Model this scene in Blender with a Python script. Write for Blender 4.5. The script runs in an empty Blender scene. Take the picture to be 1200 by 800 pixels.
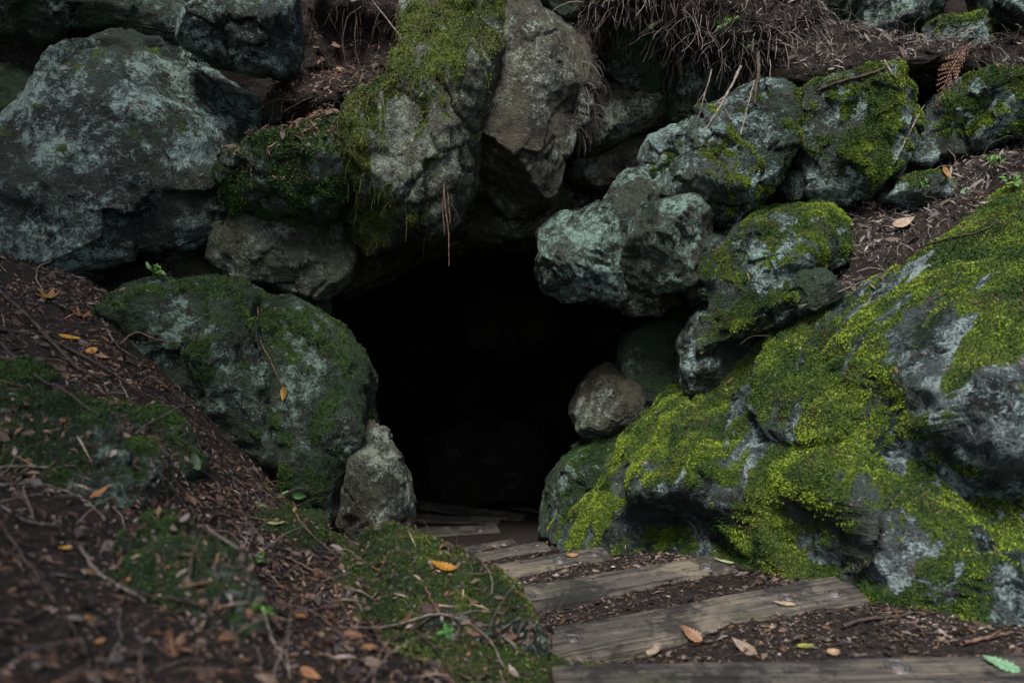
import bpy, math, random
import numpy as np
from mathutils import Vector, Matrix
from mathutils.bvhtree import BVHTree

# ------------------------------------------------------------------ camera, sky, sun, exposure
scene = bpy.context.scene
col = scene.collection
PITCH = math.radians(8.0)
FPX = 930.0                                   # focal length in pixels of the 1200 x 800 photograph
cam_d = bpy.data.cameras.new('camera')
cam = bpy.data.objects.new('camera', cam_d)
col.objects.link(cam)
cam.location = (0, 0, 0)
cam.rotation_euler = (math.radians(90) - PITCH, 0, 0)
cam_d.sensor_width = 36.0
cam_d.lens = FPX / 1200.0 * 36.0
cam_d.clip_start = 0.05
cam_d.clip_end = 500
cam_d.dof.use_dof = True
cam_d.dof.focus_distance = 3.9
cam_d.dof.aperture_fstop = 2.2
scene.camera = cam

SUN_EL, SUN_AZ = math.radians(63), math.radians(-165)   # azimuth from +Y towards +X: behind the camera, to its left
world = bpy.data.worlds.new('World')
scene.world = world
world.use_nodes = True
wn = world.node_tree
bg = wn.nodes['Background']
sky = wn.nodes.new('ShaderNodeTexSky')
sky.sky_type = 'NISHITA'
sky.sun_disc = False
sky.sun_elevation = SUN_EL
sky.sun_rotation = SUN_AZ
sky.dust_density = 4.0
sky.ozone_density = 1.0
wn.links.new(sky.outputs[0], bg.inputs[0])
bg.inputs[1].default_value = 0.05
sun_d = bpy.data.lights.new('sun', 'SUN')
sun_d.energy = 1.5
sun_d.angle = math.radians(20)
sun_d.color = (1.0, 0.98, 0.93)
sun = bpy.data.objects.new('sun', sun_d)
col.objects.link(sun)
_sd = Vector((math.sin(SUN_AZ) * math.cos(SUN_EL), math.cos(SUN_AZ) * math.cos(SUN_EL), math.sin(SUN_EL)))
sun.rotation_euler = _sd.to_track_quat('Z', 'Y').to_euler()
sun.location = _sd * 20
scene.view_settings.view_transform = 'Standard'
scene.view_settings.look = 'None'
scene.view_settings.gamma = 1.0
scene.view_settings.use_curve_mapping = False
scene.view_settings.exposure = 1.75
scene.render.engine = 'CYCLES'
scene.cycles.use_denoising = True
scene.cycles.max_bounces = 5
scene.cycles.diffuse_bounces = 3
scene.cycles.use_adaptive_sampling = True
scene.cycles.adaptive_threshold = 0.02

# ------------------------------------------------------------------ geometry of the view
CF = np.array([0.0, math.cos(PITCH), -math.sin(PITCH)])
CU = np.array([0.0, math.sin(PITCH), math.cos(PITCH)])
CR = np.array([1.0, 0.0, 0.0])


def U(px, py, z):
    """world point that stands z metres in front of the camera at a place in the photograph"""
    return z * ((px - 600) / FPX * CR + (400 - py) / FPX * CU + CF)


def project(P):
    P = np.asarray(P)
    z = P @ CF
    zz = np.where(np.abs(z) < 1e-6, 1e-6, z)
    return 600 + FPX * (P @ CR) / zz, 400 - FPX * (P @ CU) / zz, z


# ------------------------------------------------------------------ noise in numpy
def _hash(ix, iy, iz, seed):
    h = (ix.astype(np.int64) * 374761393 + iy.astype(np.int64) * 668265263 + iz.astype(np.int64) * 2147483647 + seed * 1274126177) & 0xFFFFFFFF
    h = ((h ^ (h >> 13)) * 1274126177) & 0xFFFFFFFF
    h = ((h ^ (h >> 16)) * 2246822519) & 0xFFFFFFFF
    h = h ^ (h >> 15)
    return (h & 0xFFFFFF) / float(0xFFFFFF)


def vnoise(P, seed=0):
    P = np.asarray(P, dtype=np.float64)
    i = np.floor(P)
    f = P - i
    u = f * f * f * (f * (f * 6 - 15) + 10)
    i = i.astype(np.int64)
    out = 0
    for dx in (0, 1):
        wx = u[:, 0] if dx else 1 - u[:, 0]
        for dy in (0, 1):
            wy = u[:, 1] if dy else 1 - u[:, 1]
            for dz in (0, 1):
                wz = u[:, 2] if dz else 1 - u[:, 2]
                out = out + wx * wy * wz * _hash(i[:, 0] + dx, i[:, 1] + dy, i[:, 2] + dz, seed)
    return out * 2 - 1


def fbm(P, octaves=4, seed=0, gain=0.5, lac=2.03):
    s, a, tot = 0, 1.0, 0.0
    P = np.asarray(P, dtype=np.float64)
    rot = np.array([[0.8, 0.6, 0.0], [-0.48, 0.64, 0.6], [0.36, -0.48, 0.8]])
    for o in range(octaves):
        s = s + a * vnoise(P, seed + o * 17)
        tot += a
        a *= gain
        P = (P @ rot.T) * lac + 3.7
    return s / tot


def ridged(P, octaves=4, seed=0):
    s, a, tot = 0, 1.0, 0.0
    for o in range(octaves):
        s = s + a * (1 - np.abs(vnoise(P, seed + o * 13)))
        tot += a
        a *= 0.5
        P = P * 2.1 + 5.1
    return s / tot


def worley(P, seed=0):
    P = np.asarray(P, dtype=np.float64)
    i = np.floor(P).astype(np.int64)
    f1 = np.full(len(P), 9.0)
    f2 = np.full(len(P), 9.0)
    for dx in (-1, 0, 1):
        for dy in (-1, 0, 1):
            for dz in (-1, 0, 1):
                c = i + np.array([dx, dy, dz])
                q = c + np.stack([_hash(c[:, 0], c[:, 1], c[:, 2], seed + k) for k in (1, 2, 3)], 1)
                d = np.linalg.norm(P - q, axis=1)
                n1 = np.minimum(f1, d)
                f2 = np.minimum(np.maximum(f1, d), f2)
                f1 = n1
    return f1, f2


def chips(P, seed=0):
    """broken faces: every cell is a small plane of its own tilt"""
    i = np.floor(P).astype(np.int64)
    best = np.full(len(P), 9.0)
    out = np.zeros(len(P))
    for dx in (-1, 0, 1):
        for dy in (-1, 0, 1):
            for dz in (-1, 0, 1):
                c = i + np.array([dx, dy, dz])
                q = c + np.stack([_hash(c[:, 0], c[:, 1], c[:, 2], seed + k) for k in (1, 2, 3)], 1)
                g = np.stack([_hash(c[:, 0], c[:, 1], c[:, 2], seed + k) for k in (4, 5, 6)], 1) * 2 - 1
                d = np.linalg.norm(P - q, axis=1)
                val = ((P - q) * g).sum(1) + 0.25 * (_hash(c[:, 0], c[:, 1], c[:, 2], seed + 7) - 0.5)
                near_ = d < best
                out = np.where(near_, val, out)
                best = np.minimum(best, d)
    return out


def sstep(a, b, x):
    t = np.clip((x - a) / (b - a), 0, 1)
    return t * t * (3 - 2 * t)


# ------------------------------------------------------------------ mesh helpers
def make_mesh(name, V, polys_flat, starts, smooth=True):
    me = bpy.data.meshes.new(name)
    V = np.ascontiguousarray(V, dtype=np.float32)
    me.vertices.add(len(V))
    me.vertices.foreach_set('co', V.ravel())
    me.loops.add(len(polys_flat))
    me.loops.foreach_set('vertex_index', np.asarray(polys_flat, dtype=np.int32))
    me.polygons.add(len(starts))
    me.polygons.foreach_set('loop_start', np.asarray(starts, dtype=np.int32))
    if smooth:
        me.polygons.foreach_set('use_smooth', np.ones(len(starts), dtype=bool))
    me.update(calc_edges=True)
    me.validate()
    return me


def mesh_faces(name, V, F, smooth=True):
    """F: (n,k) array of equal-length faces"""
    F = np.asarray(F)
    return make_mesh(name, V, F.ravel(), np.arange(len(F)) * F.shape[1], smooth)


def set_attr(me, name, vals):
    a = me.attributes.new(name, 'FLOAT', 'POINT')
    a.data.foreach_set('value', np.ascontiguousarray(vals, dtype=np.float32))


def set_col(me, name, rgb):
    a = me.attributes.new(name, 'FLOAT_COLOR', 'POINT')
    c = np.ones((len(rgb), 4), dtype=np.float32)
    c[:, :3] = rgb
    a.data.foreach_set('color', c.ravel())


def link(name, me, mat=None, parent=None, loc=(0, 0, 0)):
    o = bpy.data.objects.new(name, me)
    col.objects.link(o)
    o.location = loc
    if mat is not None and me is not None:
        me.materials.append(mat)
    if parent is not None:
        o.parent = parent
    return o


def tag(o, label=None, cat=None, group=None, kind=None):
    if label: o['label'] = label
    if cat: o['category'] = cat
    if group: o['group'] = group
    if kind: o['kind'] = kind
    return o


def empty(name, loc):
    o = bpy.data.objects.new(name, None)
    col.objects.link(o)
    o.location = loc
    o.empty_display_size = 0.05
    return o


def tri_normals(V, T):
    return np.cross(V[T[:, 1]] - V[T[:, 0]], V[T[:, 2]] - V[T[:, 0]])


def vert_normals(V, T):
    n = tri_normals(V, T)
    out = np.zeros_like(V)
    for k in range(3):
        for a in range(3):
            out[:, a] += np.bincount(T[:, k], weights=n[:, a], minlength=len(V))
    l = np.linalg.norm(out, axis=1, keepdims=True)
    return out / np.maximum(l, 1e-12)


_ico = {}
def icosphere(level):
    if level in _ico:
        return _ico[level]
    t = (1 + 5 ** 0.5) / 2
    V = np.array([[-1, t, 0], [1, t, 0], [-1, -t, 0], [1, -t, 0], [0, -1, t], [0, 1, t], [0, -1, -t], [0, 1, -t],
                  [t, 0, -1], [t, 0, 1], [-t, 0, -1], [-t, 0, 1]], dtype=float)
    V /= np.linalg.norm(V[0])
    T = np.array([[0, 11, 5], [0, 5, 1], [0, 1, 7], [0, 7, 10], [0, 10, 11], [1, 5, 9], [5, 11, 4], [11, 10, 2], [10, 7, 6],
                  [7, 1, 8], [3, 9, 4], [3, 4, 2], [3, 2, 6], [3, 6, 8], [3, 8, 9], [4, 9, 5], [2, 4, 11], [6, 2, 10], [8, 6, 7], [9, 8, 1]])
    for step in range(level):
        keep = None
        if step == level - 1 and level >= 5:              # the buried back stays one level coarser
            back = V[T].mean(1)[:, 2] < -0.30
            keep, T = T[back], T[~back]
        E = np.sort(np.concatenate([T[:, [0, 1]], T[:, [1, 2]], T[:, [2, 0]]]), axis=1)
        key = E[:, 0] * (len(V) + 1) + E[:, 1]
        uk, inv = np.unique(key, return_inverse=True)
        first = np.zeros(len(uk), dtype=int)
        first[inv] = np.arange(len(key))
        M = V[E[first, 0]] + V[E[first, 1]]
        M /= np.linalg.norm(M, axis=1, keepdims=True)
        inv = inv + len(V)
        n = len(T)
        a, b, c = inv[:n], inv[n:2 * n], inv[2 * n:]
        T = np.concatenate([np.stack([T[:, 0], a, c], 1), np.stack([T[:, 1], b, a], 1), np.stack([T[:, 2], c, b], 1), np.stack([a, b, c], 1)])
        V = np.concatenate([V, M])
        if keep is not None:
            T = np.concatenate([T, keep])
    _ico[level] = (V, T)
    return V, T


# ------------------------------------------------------------------ materials
class N:
    def __init__(self, name):
        self.m = bpy.data.materials.new(name)
        self.m.use_nodes = True
        self.t = self.m.node_tree
        self.t.nodes.clear()
        self.out = self.t.nodes.new('ShaderNodeOutputMaterial')
        self.b = self.t.nodes.new('ShaderNodeBsdfPrincipled')
        self.t.links.new(self.b.outputs[0], self.out.inputs[0])

    def n(self, typ, **kw):
        nd = self.t.nodes.new(typ)
        for k, v in kw.items():
            if k.startswith('i_'):
                key = k[2:].replace('_', ' ')
                self.put(nd.inputs[key], v)
            else:
                setattr(nd, k, v)
        return nd

    def put(self, sock, v):
        if hasattr(v, 'is_output'):
            self.t.links.new(v, sock)
        else:
            if isinstance(v, (tuple, list)) and len(v) == 3 and sock.type == 'RGBA':
                v = (*v, 1)
            sock.default_value = v

    def noise(self, vec, scale, detail=6, rough=0.55, dist=0.0):
        nd = self.n('ShaderNodeTexNoise')
        self.put(nd.inputs['Vector'], vec)
        nd.inputs['Scale'].default_value = scale
        nd.inputs['Detail'].default_value = detail
        nd.inputs['Roughness'].default_value = rough
        nd.inputs['Distortion'].default_value = dist
        return nd.outputs[0]

    def vor(self, vec, scale, feature='F1'):
        nd = self.n('ShaderNodeTexVoronoi', feature=feature)
        self.put(nd.inputs['Vector'], vec)
        nd.inputs['Scale'].default_value = scale
        return nd.outputs[0]

    def ss(self, v, a, b, lo=0.0, hi=1.0):
        nd = self.n('ShaderNodeMapRange', interpolation_type='SMOOTHSTEP')
        self.put(nd.inputs[0], v)
        for k, x in zip((1, 2, 3, 4), (a, b, lo, hi)):
            nd.inputs[k].default_value = x
        return nd.outputs[0]

    def ma(self, op, a, b=0.0):
        nd = self.n('ShaderNodeMath', operation=op)
        self.put(nd.inputs[0], a)
        self.put(nd.inputs[1], b)
        return nd.outputs[0]

    def mix(self, f, a, b):
        nd = self.n('ShaderNodeMix', data_type='RGBA')
        self.put(nd.inputs[0], f)
        self.put(nd.inputs[6], a)
        self.put(nd.inputs[7], b)
        return nd.outputs[2]

    def attr(self, name, out=2):
        nd = self.n('ShaderNodeAttribute', attribute_name=name)
        return nd.outputs[out]

    def coords(self, scale=(1, 1, 1)):
        tc = self.n('ShaderNodeTexCoord')
        oi = self.n('ShaderNodeObjectInfo')
        r = self.ma('MULTIPLY', oi.outputs['Random'], 37.0)
        ad = self.n('ShaderNodeVectorMath', operation='ADD')
        self.put(ad.inputs[0], tc.outputs['Object'])
        self.put(ad.inputs[1], r)
        mp = self.n('ShaderNodeMapping')
        self.put(mp.inputs[0], ad.outputs[0])
        mp.inputs['Scale'].default_value = scale
        return mp.outputs[0]

    def bump(self, h, strength, dist):
        nd = self.n('ShaderNodeBump')
        nd.inputs['Strength'].default_value = strength
        nd.inputs['Distance'].default_value = dist
        self.put(nd.inputs['Height'], h)
        self.put(self.b.inputs['Normal'], nd.outputs[0])

    def done(self, color, rough=0.8, spec=0.4):
        self.put(self.b.inputs['Base Color'], color)
        self.put(self.b.inputs['Roughness'], rough)
        self.b.inputs['Specular IOR Level'].default_value = spec
        return self.m


def rock_material(name, dark, mid, lichen_c, lichen, moss_a=(0.035, 0.075, 0.010), moss_b=(0.12, 0.19, 0.018), strata=(1, 1, 1), wet=0.55, brown=0.3, film=0.3, film_c=(0.030, 0.060, 0.022)):
    s = N(name)
    v = s.coords()
    vs = s.coords(strata) if strata != (1, 1, 1) else v
    grain = s.noise(vs, 34, 6, 0.72, 0.25)                # one grain field drives colour and relief together
    fine = s.noise(v, 105, 3, 0.65)
    g0 = s.ma('SUBTRACT', grain, 0.5)
    f0 = s.ma('SUBTRACT', fine, 0.5)
    gsum = s.ma('ADD', s.attr('tone'), s.ma('ADD', s.ma('MULTIPLY', g0, 2.6), s.ma('MULTIPLY', f0, 1.0)))
    base = s.mix(s.ss(gsum, 0.22, 0.85), dark, mid)
    base = s.mix(s.ma('MULTIPLY', s.attr('stain'), brown), base, (0.075, 0.052, 0.030))
    # thin green algae film
    fm = s.ss(s.ma('ADD', s.ma('SUBTRACT', 1.0, s.attr('crust')), s.ma('MULTIPLY', g0, 1.6)), 0.38, 0.72)
    base = s.mix(s.ma('MULTIPLY', fm, film), base, film_c)
    # pale lichen crusts: broad patches broken up into small flakes, palest in their middles
    lg = s.ma('ADD', s.ma('MULTIPLY', s.ma('SUBTRACT', s.noise(v, 21, 6, 0.74, 0.35), 0.5), 2.6), s.ma('MULTIPLY', f0, 1.3))
    lg = s.ma('ADD', s.ma('MULTIPLY', s.ma('SUBTRACT', s.attr('crust'), 0.5), 0.9), lg)
    lm = s.ss(lg, 0.30 - 0.46 * lichen, 0.42 - 0.44 * lichen)
    lp = s.ss(lg, 0.50 - 0.46 * lichen, 0.74 - 0.46 * lichen)
    base = s.mix(s.ma('MULTIPLY', lm, 0.30 + 0.45 * lichen), base, tuple(c * 0.55 for c in lichen_c))
    base = s.mix(s.ma('MULTIPLY', lp, 0.40 + 0.5 * lichen), base, tuple(min(0.62, c * 1.3) for c in lichen_c))
    # moss film, from the same mask that carries the moss plants
    mf = s.ss(s.ma('ADD', s.attr('moss'), s.ma('ADD', s.ma('MULTIPLY', g0, 1.8), s.ma('MULTIPLY', f0, 0.8))), 0.34, 0.58)
    mcol = s.mix(s.ss(gsum, 0.3, 0.8), moss_a, moss_b)
    mcol = s.mix(s.ma('MULTIPLY', s.ss(fine, 0.45, 0.62), 0.65), mcol, tuple(c * 0.3 for c in moss_a))
    base = s.mix(mf, base, mcol)
    h = s.ma('ADD', s.ma('ADD', grain, s.ma('MULTIPLY', fine, 0.30)), s.ma('MULTIPLY', lm, 0.10))
    s.bump(h, 1.0, 0.085)
    rgh = s.ss(s.attr('stain'), 0.2, 0.8, wet, wet + 0.25)
    return s.done(base, s.ma('MAXIMUM', rgh, s.ma('MULTIPLY', mf, 0.9)), 0.45)


BLUE = (0.23, 0.33, 0.29)
GREY = (0.28, 0.31, 0.28)
OLIVE = (0.24, 0.25, 0.17)
M = {}
M['lichen'] = rock_material('lichen_rock', (0.008, 0.012, 0.010), (0.075, 0.098, 0.078), (0.34, 0.49, 0.43), 0.82, brown=0.12, film=0.55, film_c=(0.016, 0.036, 0.020))
M['dim'] = rock_material('dim_green_rock', (0.008, 0.015, 0.010), (0.062, 0.088, 0.060), (0.30, 0.44, 0.36), 0.46, (0.018, 0.050, 0.010), (0.06, 0.13, 0.018), brown=0.15, film=0.75, film_c=(0.026, 0.066, 0.020))
M['pale'] = rock_material('pale_rock', (0.028, 0.031, 0.022), (0.15, 0.155, 0.112), (0.37, 0.42, 0.33), 0.62, film=0.45, film_c=(0.050, 0.065, 0.018))
M['brown'] = rock_material('brown_rock', (0.020, 0.019, 0.013), (0.112, 0.104, 0.070), (0.34, 0.39, 0.31), 0.56, brown=0.35, film=0.25, film_c=(0.045, 0.048, 0.016))
M['strata'] = rock_material('foliated_rock', (0.014, 0.018, 0.014), (0.11, 0.122, 0.094), (0.31, 0.47, 0.40), 0.66, strata=(1.6, 1.6, 0.55), wet=0.42, film=0.4, film_c=(0.035, 0.075, 0.040))
M['blue'] = rock_material('blue_grey_rock', (0.012, 0.018, 0.018), (0.10, 0.134, 0.124), (0.34, 0.50, 0.45), 0.70, (0.03, 0.075, 0.008), (0.10, 0.17, 0.016), wet=0.40, brown=0.2, film=0.4)
M['slope'] = rock_material('slope_rock', (0.014, 0.018, 0.021), (0.115, 0.140, 0.146), (0.38, 0.53, 0.53), 0.68, (0.03, 0.075, 0.008), (0.11, 0.18, 0.016), wet=0.35, brown=0.2, film=0.35)
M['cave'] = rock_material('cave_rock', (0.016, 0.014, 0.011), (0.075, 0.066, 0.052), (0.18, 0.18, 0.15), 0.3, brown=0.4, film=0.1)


def soil_material():
    s = N('forest_soil')
    v = s.coords()
    g = s.noise(v, 30, 6, 0.7)
    f = s.noise(v, 130, 2, 0.6)
    c = s.mix(s.ss(g, 0.35, 0.7), (0.010, 0.008, 0.007), (0.034, 0.025, 0.020))
    c = s.mix(s.ss(f, 0.60, 0.68), c, (0.085, 0.058, 0.040))
    mm = s.ss(s.ma('ADD', s.attr('moss'), s.ma('MULTIPLY', s.ma('SUBTRACT', g, 0.5), 1.3)), 0.4, 0.6)
    c = s.mix(mm, c, s.mix(s.ss(f, 0.4, 0.65), (0.008, 0.018, 0.004), (0.05, 0.085, 0.012)))
    s.bump(s.ma('ADD', g, s.ma('MULTIPLY', f, 0.3)), 1.0, 0.03)
    return s.done(c, 0.85, 0.25)


def leaf_material(name, rough=0.6, spec=0.35, translucent=0.15):
    s = N(name)
    v = s.coords()
    c = s.attr('tint', 0)
    k = s.ss(s.noise(v, 160, 3, 0.6), 0.3, 0.7, 0.6, 1.25)
    nd = s.n('ShaderNodeVectorMath', operation='SCALE')
    s.put(nd.inputs[0], c)
    s.put(nd.inputs[3], k)
    s.bump(s.noise(v, 220, 3), 0.4, 0.004)
    m = s.done(nd.outputs[0], rough, spec)
    return m


def wood_material():
    s = N('weathered_wood')
    v = s.coords((1.2, 14, 14))
    v2 = s.coords()
    vg = s.coords((1.6, 70, 70))
    g = s.noise(v, 2.6, 7, 0.65, 0.6)
    gr = s.noise(vg, 2.0, 6, 0.75, 0.2)
    dirt = s.noise(v2, 30, 5, 0.75)
    c = s.mix(s.ss(s.ma('ADD', s.ma('MULTIPLY', g, 0.6), s.ma('MULTIPLY', gr, 0.5)), 0.42, 0.68), (0.040, 0.037, 0.034), (0.20, 0.178, 0.148))
    big = s.noise(v2, 3.4, 6, 0.65, 0.5)
    c = s.mix(s.ma('MULTIPLY', s.ss(s.ma('ADD', big, s.ma('MULTIPLY', s.ma('SUBTRACT', gr, 0.5), 0.6)), 0.50, 0.64), 0.8), c, (0.31, 0.26, 0.19))
    c = s.mix(s.ma('MULTIPLY', s.ss(gr, 0.40, 0.31), 0.9), c, (0.012, 0.011, 0.011))                                # splits along the grain
    st = s.noise(v2, 4.7, 6, 0.7)
    c = s.mix(s.ma('MULTIPLY', s.ss(s.ma('ADD', st, s.ma('MULTIPLY', s.ma('SUBTRACT', dirt, 0.5), 0.4)), 0.48, 0.60), 0.8), c, (0.024, 0.023, 0.025))   # damp stains
    c = s.mix(s.ma('MULTIPLY', s.ss(s.noise(v2, 2.6, 6, 0.7, 0.8), 0.52, 0.68), 0.5), c, (0.050, 0.066, 0.026))                                 # algae
    c = s.mix(s.ma('MULTIPLY', s.ss(dirt, 0.58, 0.66), 0.75), c, (0.032, 0.024, 0.018))                              # trodden soil
    s.bump(s.ma('ADD', s.ma('ADD', gr, s.ma('MULTIPLY', g, 0.5)), s.ma('MULTIPLY', dirt, 0.5)), 1.0, 0.018)
    return s.done(c, s.ss(g, 0.3, 0.7, 0.5, 0.85), 0.35)


def metal_material():
    s = N('rusty_bolt_metal')
    v = s.coords()
    c = s.mix(s.ss(s.noise(v, 60, 6, 0.7), 0.4, 0.62), (0.13, 0.13, 0.135), (0.055, 0.030, 0.020))
    s.bump(s.noise(v, 130, 4), 0.5, 0.003)
    s.b.inputs['Metallic'].default_value = 0.55
    return s.done(c, 0.55, 0.5)


def bark_material(name, a, b):
    s = N(name)
    v = s.coords()
    c = s.mix(s.ss(s.noise(v, 55, 6, 0.65), 0.35, 0.65), a, b)
    s.bump(s.noise(v, 120, 5, 0.7), 0.7, 0.006)
    return s.done(c, 0.75, 0.3)


M['soil'] = soil_material()
M['moss_leaf'] = leaf_material('moss_leaves', 0.62, 0.35)
M['litter'] = leaf_material('dry_leaf_litter', 0.62, 0.4)
M['leaf'] = leaf_material('fallen_leaf', 0.55, 0.4)
M['wood'] = wood_material()
M['metal'] = metal_material()
M['twig'] = bark_material('grey_twig_bark', (0.060, 0.050, 0.045), (0.26, 0.22, 0.19))
M['twig_dark'] = bark_material('dark_twig_bark', (0.020, 0.016, 0.013), (0.085, 0.062, 0.048))
M['root'] = bark_material('red_brown_root', (0.055, 0.030, 0.022), (0.22, 0.13, 0.095))

# ------------------------------------------------------------------ rocks
def tps(C, Q, lam=1e-3):
    def K(A, B):
        d2 = ((A[:, None, :] - B[None]) ** 2).sum(2)
        return 0.5 * d2 * np.log(np.maximum(d2, 1e-12))
    n = len(C)
    A = np.zeros((n + 3, n + 3))
    A[:n, :n] = K(C[:, :2], C[:, :2]) + lam * np.eye(n)
    A[:n, n] = 1
    A[:n, n + 1:] = C[:, :2]
    A[n:, :n] = A[:n, n:].T
    w = np.linalg.solve(A, np.concatenate([C[:, 2], np.zeros(3)]))
    out = np.empty(len(Q))
    for i in range(0, len(Q), 20000):
        q = Q[i:i + 20000]
        out[i:i + 20000] = K(q, C[:, :2]) @ w[:n] + w[n] + q @ w[n + 1:]
    return out


ALL = []          # (object, V world, T, moss)   surfaces that things rest on


def rock_attrs(me, W, m, seed):
    set_attr(me, 'moss', m)
    set_attr(me, 'tone', np.clip(0.5 + 0.85 * fbm(W * 6, 4, seed + 21), 0, 1))
    set_attr(me, 'stain', sstep(0.0, 0.32, fbm(W * 3.1, 4, seed + 22)))
    set_attr(me, 'crust', np.clip(0.5 + 0.8 * fbm(W * 5, 4, seed + 23), 0, 1))


def star_radius(poly, c, n=360, smooth=2):
    poly = np.asarray(poly, float)
    A = poly - c
    B = np.roll(poly, -1, axis=0) - c
    th = np.arange(n) * 2 * math.pi / n
    R = np.zeros(n)
    for i, t in enumerate(th):
        d = np.array([math.cos(t), math.sin(t)])
        e = B - A
        den = d[0] * e[:, 1] - d[1] * e[:, 0]
        den = np.where(np.abs(den) < 1e-9, 1e-9, den)
        tt = (A[:, 0] * e[:, 1] - A[:, 1] * e[:, 0]) / den
        ss_ = (A[:, 0] * d[1] - A[:, 1] * d[0]) / den
        ok = (ss_ >= 0) & (ss_ <= 1) & (tt > 0)
        R[i] = tt[ok].max() if ok.any() else 1.0
    for _ in range(smooth * 4):
        R = 0.25 * np.roll(R, 1) + 0.5 * R + 0.25 * np.roll(R, -1)
    return R


def centroid(poly):
    p = np.asarray(poly, float)
    q = np.roll(p, -1, axis=0)
    cr = p[:, 0] * q[:, 1] - q[:, 0] * p[:, 1]
    a = cr.sum() / 2
    return np.array([((p[:, 0] + q[:, 0]) * cr).sum(), ((p[:, 1] + q[:, 1]) * cr).sum()]) / (6 * a), abs(a)


def rock(name, label, poly, z, tf=0.3, tb=0.4, tx=0.0, ty=0.0, p=2.7, facets=10, rough=0.04, sub=5, mat='lichen', moss=-9, mdir=(0, 0, 1),
         mvar=0.55, chunk=0.05, seed=1, cut=(0.70, 0.93), cat='rock', group=None, ridge=None, fine=1.0, c=None, strat=0.0, planes=(), grow=1.07, soil=False, mstretch=None, chip=0.62, dctrl=None, mblobs=()):
    """A boulder whose outline is the polygon (photograph pixels) at distance z; tf/tb: how far it bulges to the front and back (m);
    tx, ty: how its middle plane leans (metres of depth for each metre right / down)."""
    rng = np.random.RandomState(seed)
    c0, area = centroid(poly)
    if c is not None:
        c0 = np.array(c, float)
    mpt = lambda a_, b_: (a_, b_)
    if dctrl is not None:                                                # points of a deep rock each stand at their own distance
        dc = np.array(dctrl, float)
        dpx = np.stack([dc[:, 0] / 400, dc[:, 1] / 400, dc[:, 2]], 1)
        def mpt(a_, b_):
            k_ = tps(dpx, np.array([[a_ / 400.0, b_ / 400.0]]), 0.004)[0] / z
            return (600 + (a_ - 600) * k_, 400 + (b_ - 400) * k_)
        poly = [mpt(*q_) for q_ in poly]
    R = star_radius(poly, c0) / FPX * z * grow
    size = math.sqrt(area) / FPX * z
    S, T = icosphere(sub)
    T = T[:, [0, 2, 1]]
    rho = np.hypot(S[:, 0], S[:, 1])
    th = np.arctan2(S[:, 1], S[:, 0]) % (2 * math.pi)
    k = th / (2 * math.pi) * len(R)
    k0 = np.floor(k).astype(int) % len(R)
    k1 = (k0 + 1) % len(R)
    fr = k - np.floor(k)
    r = R[k0] * (1 - fr) + R[k1] * fr
    dep = (1 - np.clip(rho, 0, 1) ** p) ** (1 / p) * np.sign(S[:, 2])     # + : towards the camera
    x, y = rho * r * np.cos(th), rho * r * np.sin(th)
    d = np.where(dep > 0, dep * tf, dep * tb)
    L = np.stack([x, y, d], 1)                                           # right, down, towards camera
    if dctrl is not None:                                                # front surface through given distances
        dc = np.array(dctrl, float)
        g = np.stack([(dc[:, 0] - 600) / FPX * dc[:, 2] - (c0[0] - 600) / FPX * z, (dc[:, 1] - 400) / FPX * dc[:, 2] - (c0[1] - 400) / FPX * z, z - dc[:, 2]], 1)
        hgt = tps(g, np.stack([x, y], 1), 0.004)
        front = sstep(-0.10, 0.12, S[:, 2])
        L[:, 2] = hgt * front + (1 - front) * (hgt * 0.6 - tb * 0.6) + np.where(S[:, 2] < 0, -tb * np.abs(dep), 0) * (1 - front)
    for q in range(facets):
        n = rng.normal(size=3)
        n[2] = abs(n[2]) * 0.9 + 0.35
        n /= np.linalg.norm(n)
        h = L @ n
        off = h.max() * rng.uniform(*cut)
        e = np.maximum(h - off, 0)
        L -= n[None] * (e * 0.9)[:, None]
    for n, f in planes:
        n = np.array(n, float)
        n /= np.linalg.norm(n)
        h = L @ n
        L -= n[None] * (np.maximum(h - h.max() * f, 0) * 0.93)[:, None]
    if ridge:
        for (a, b, w, hgt) in ridge:                                     # ridges and grooves along a line in the photograph
            a2 = (np.array(a, float) - c0) / FPX * z
            b2 = (np.array(b, float) - c0) / FPX * z
            ab = b2 - a2
            t = np.clip(((L[:, :2] - a2) @ ab) / (ab @ ab), 0, 1)
            dist = np.linalg.norm(L[:, :2] - a2 - t[:, None] * ab, axis=1)
            L[:, 2] += np.where(S[:, 2] > -0.2, hgt * np.exp(-(dist / (w / FPX * z)) ** 2), 0)
    L[:, 2] -= tx * L[:, 0] + ty * L[:, 1]
    W = L[:, 0:1] * CR - L[:, 1:2] * CU - L[:, 2:3] * CF
    C = U(c0[0], c0[1], z)
    o3 = rng.uniform(-50, 50, 3)
    nr = vert_normals(W, T)
    if strat:
        sd = np.array([0.5, 0.35, 0.85]) + rng.normal(size=3) * 0.15
        sd /= np.linalg.norm(sd)
        lay = (W @ sd) * 26 + 2.2 * fbm(W * 4 + o3, 3, seed + 8)
        Wn = (np.abs((lay % 1) - 0.5) * 2)
        W = W + nr * (strat * (Wn - 0.5) * sstep(-0.3, 0.4, fbm(W * 5 + o3, 2, seed + 3)))[:, None]
    f1, f2 = worley(W / size * 2.3 + o3 + 0.25 * fbm(W / size * 4 + o3, 2, seed)[:, None], seed)
    disp = size * rough * (1.3 * fbm(W / size * 2.2 + o3, 3, seed + 1) + 0.8 * (ridged(W / size * 4.5 + o3, 3, seed + 2) - 0.6))
    disp += size * chunk * (0.45 - f1)
    wob = o3 + 0.18 * fbm(W / size * 4 + o3, 3, seed + 14)[:, None]
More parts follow.
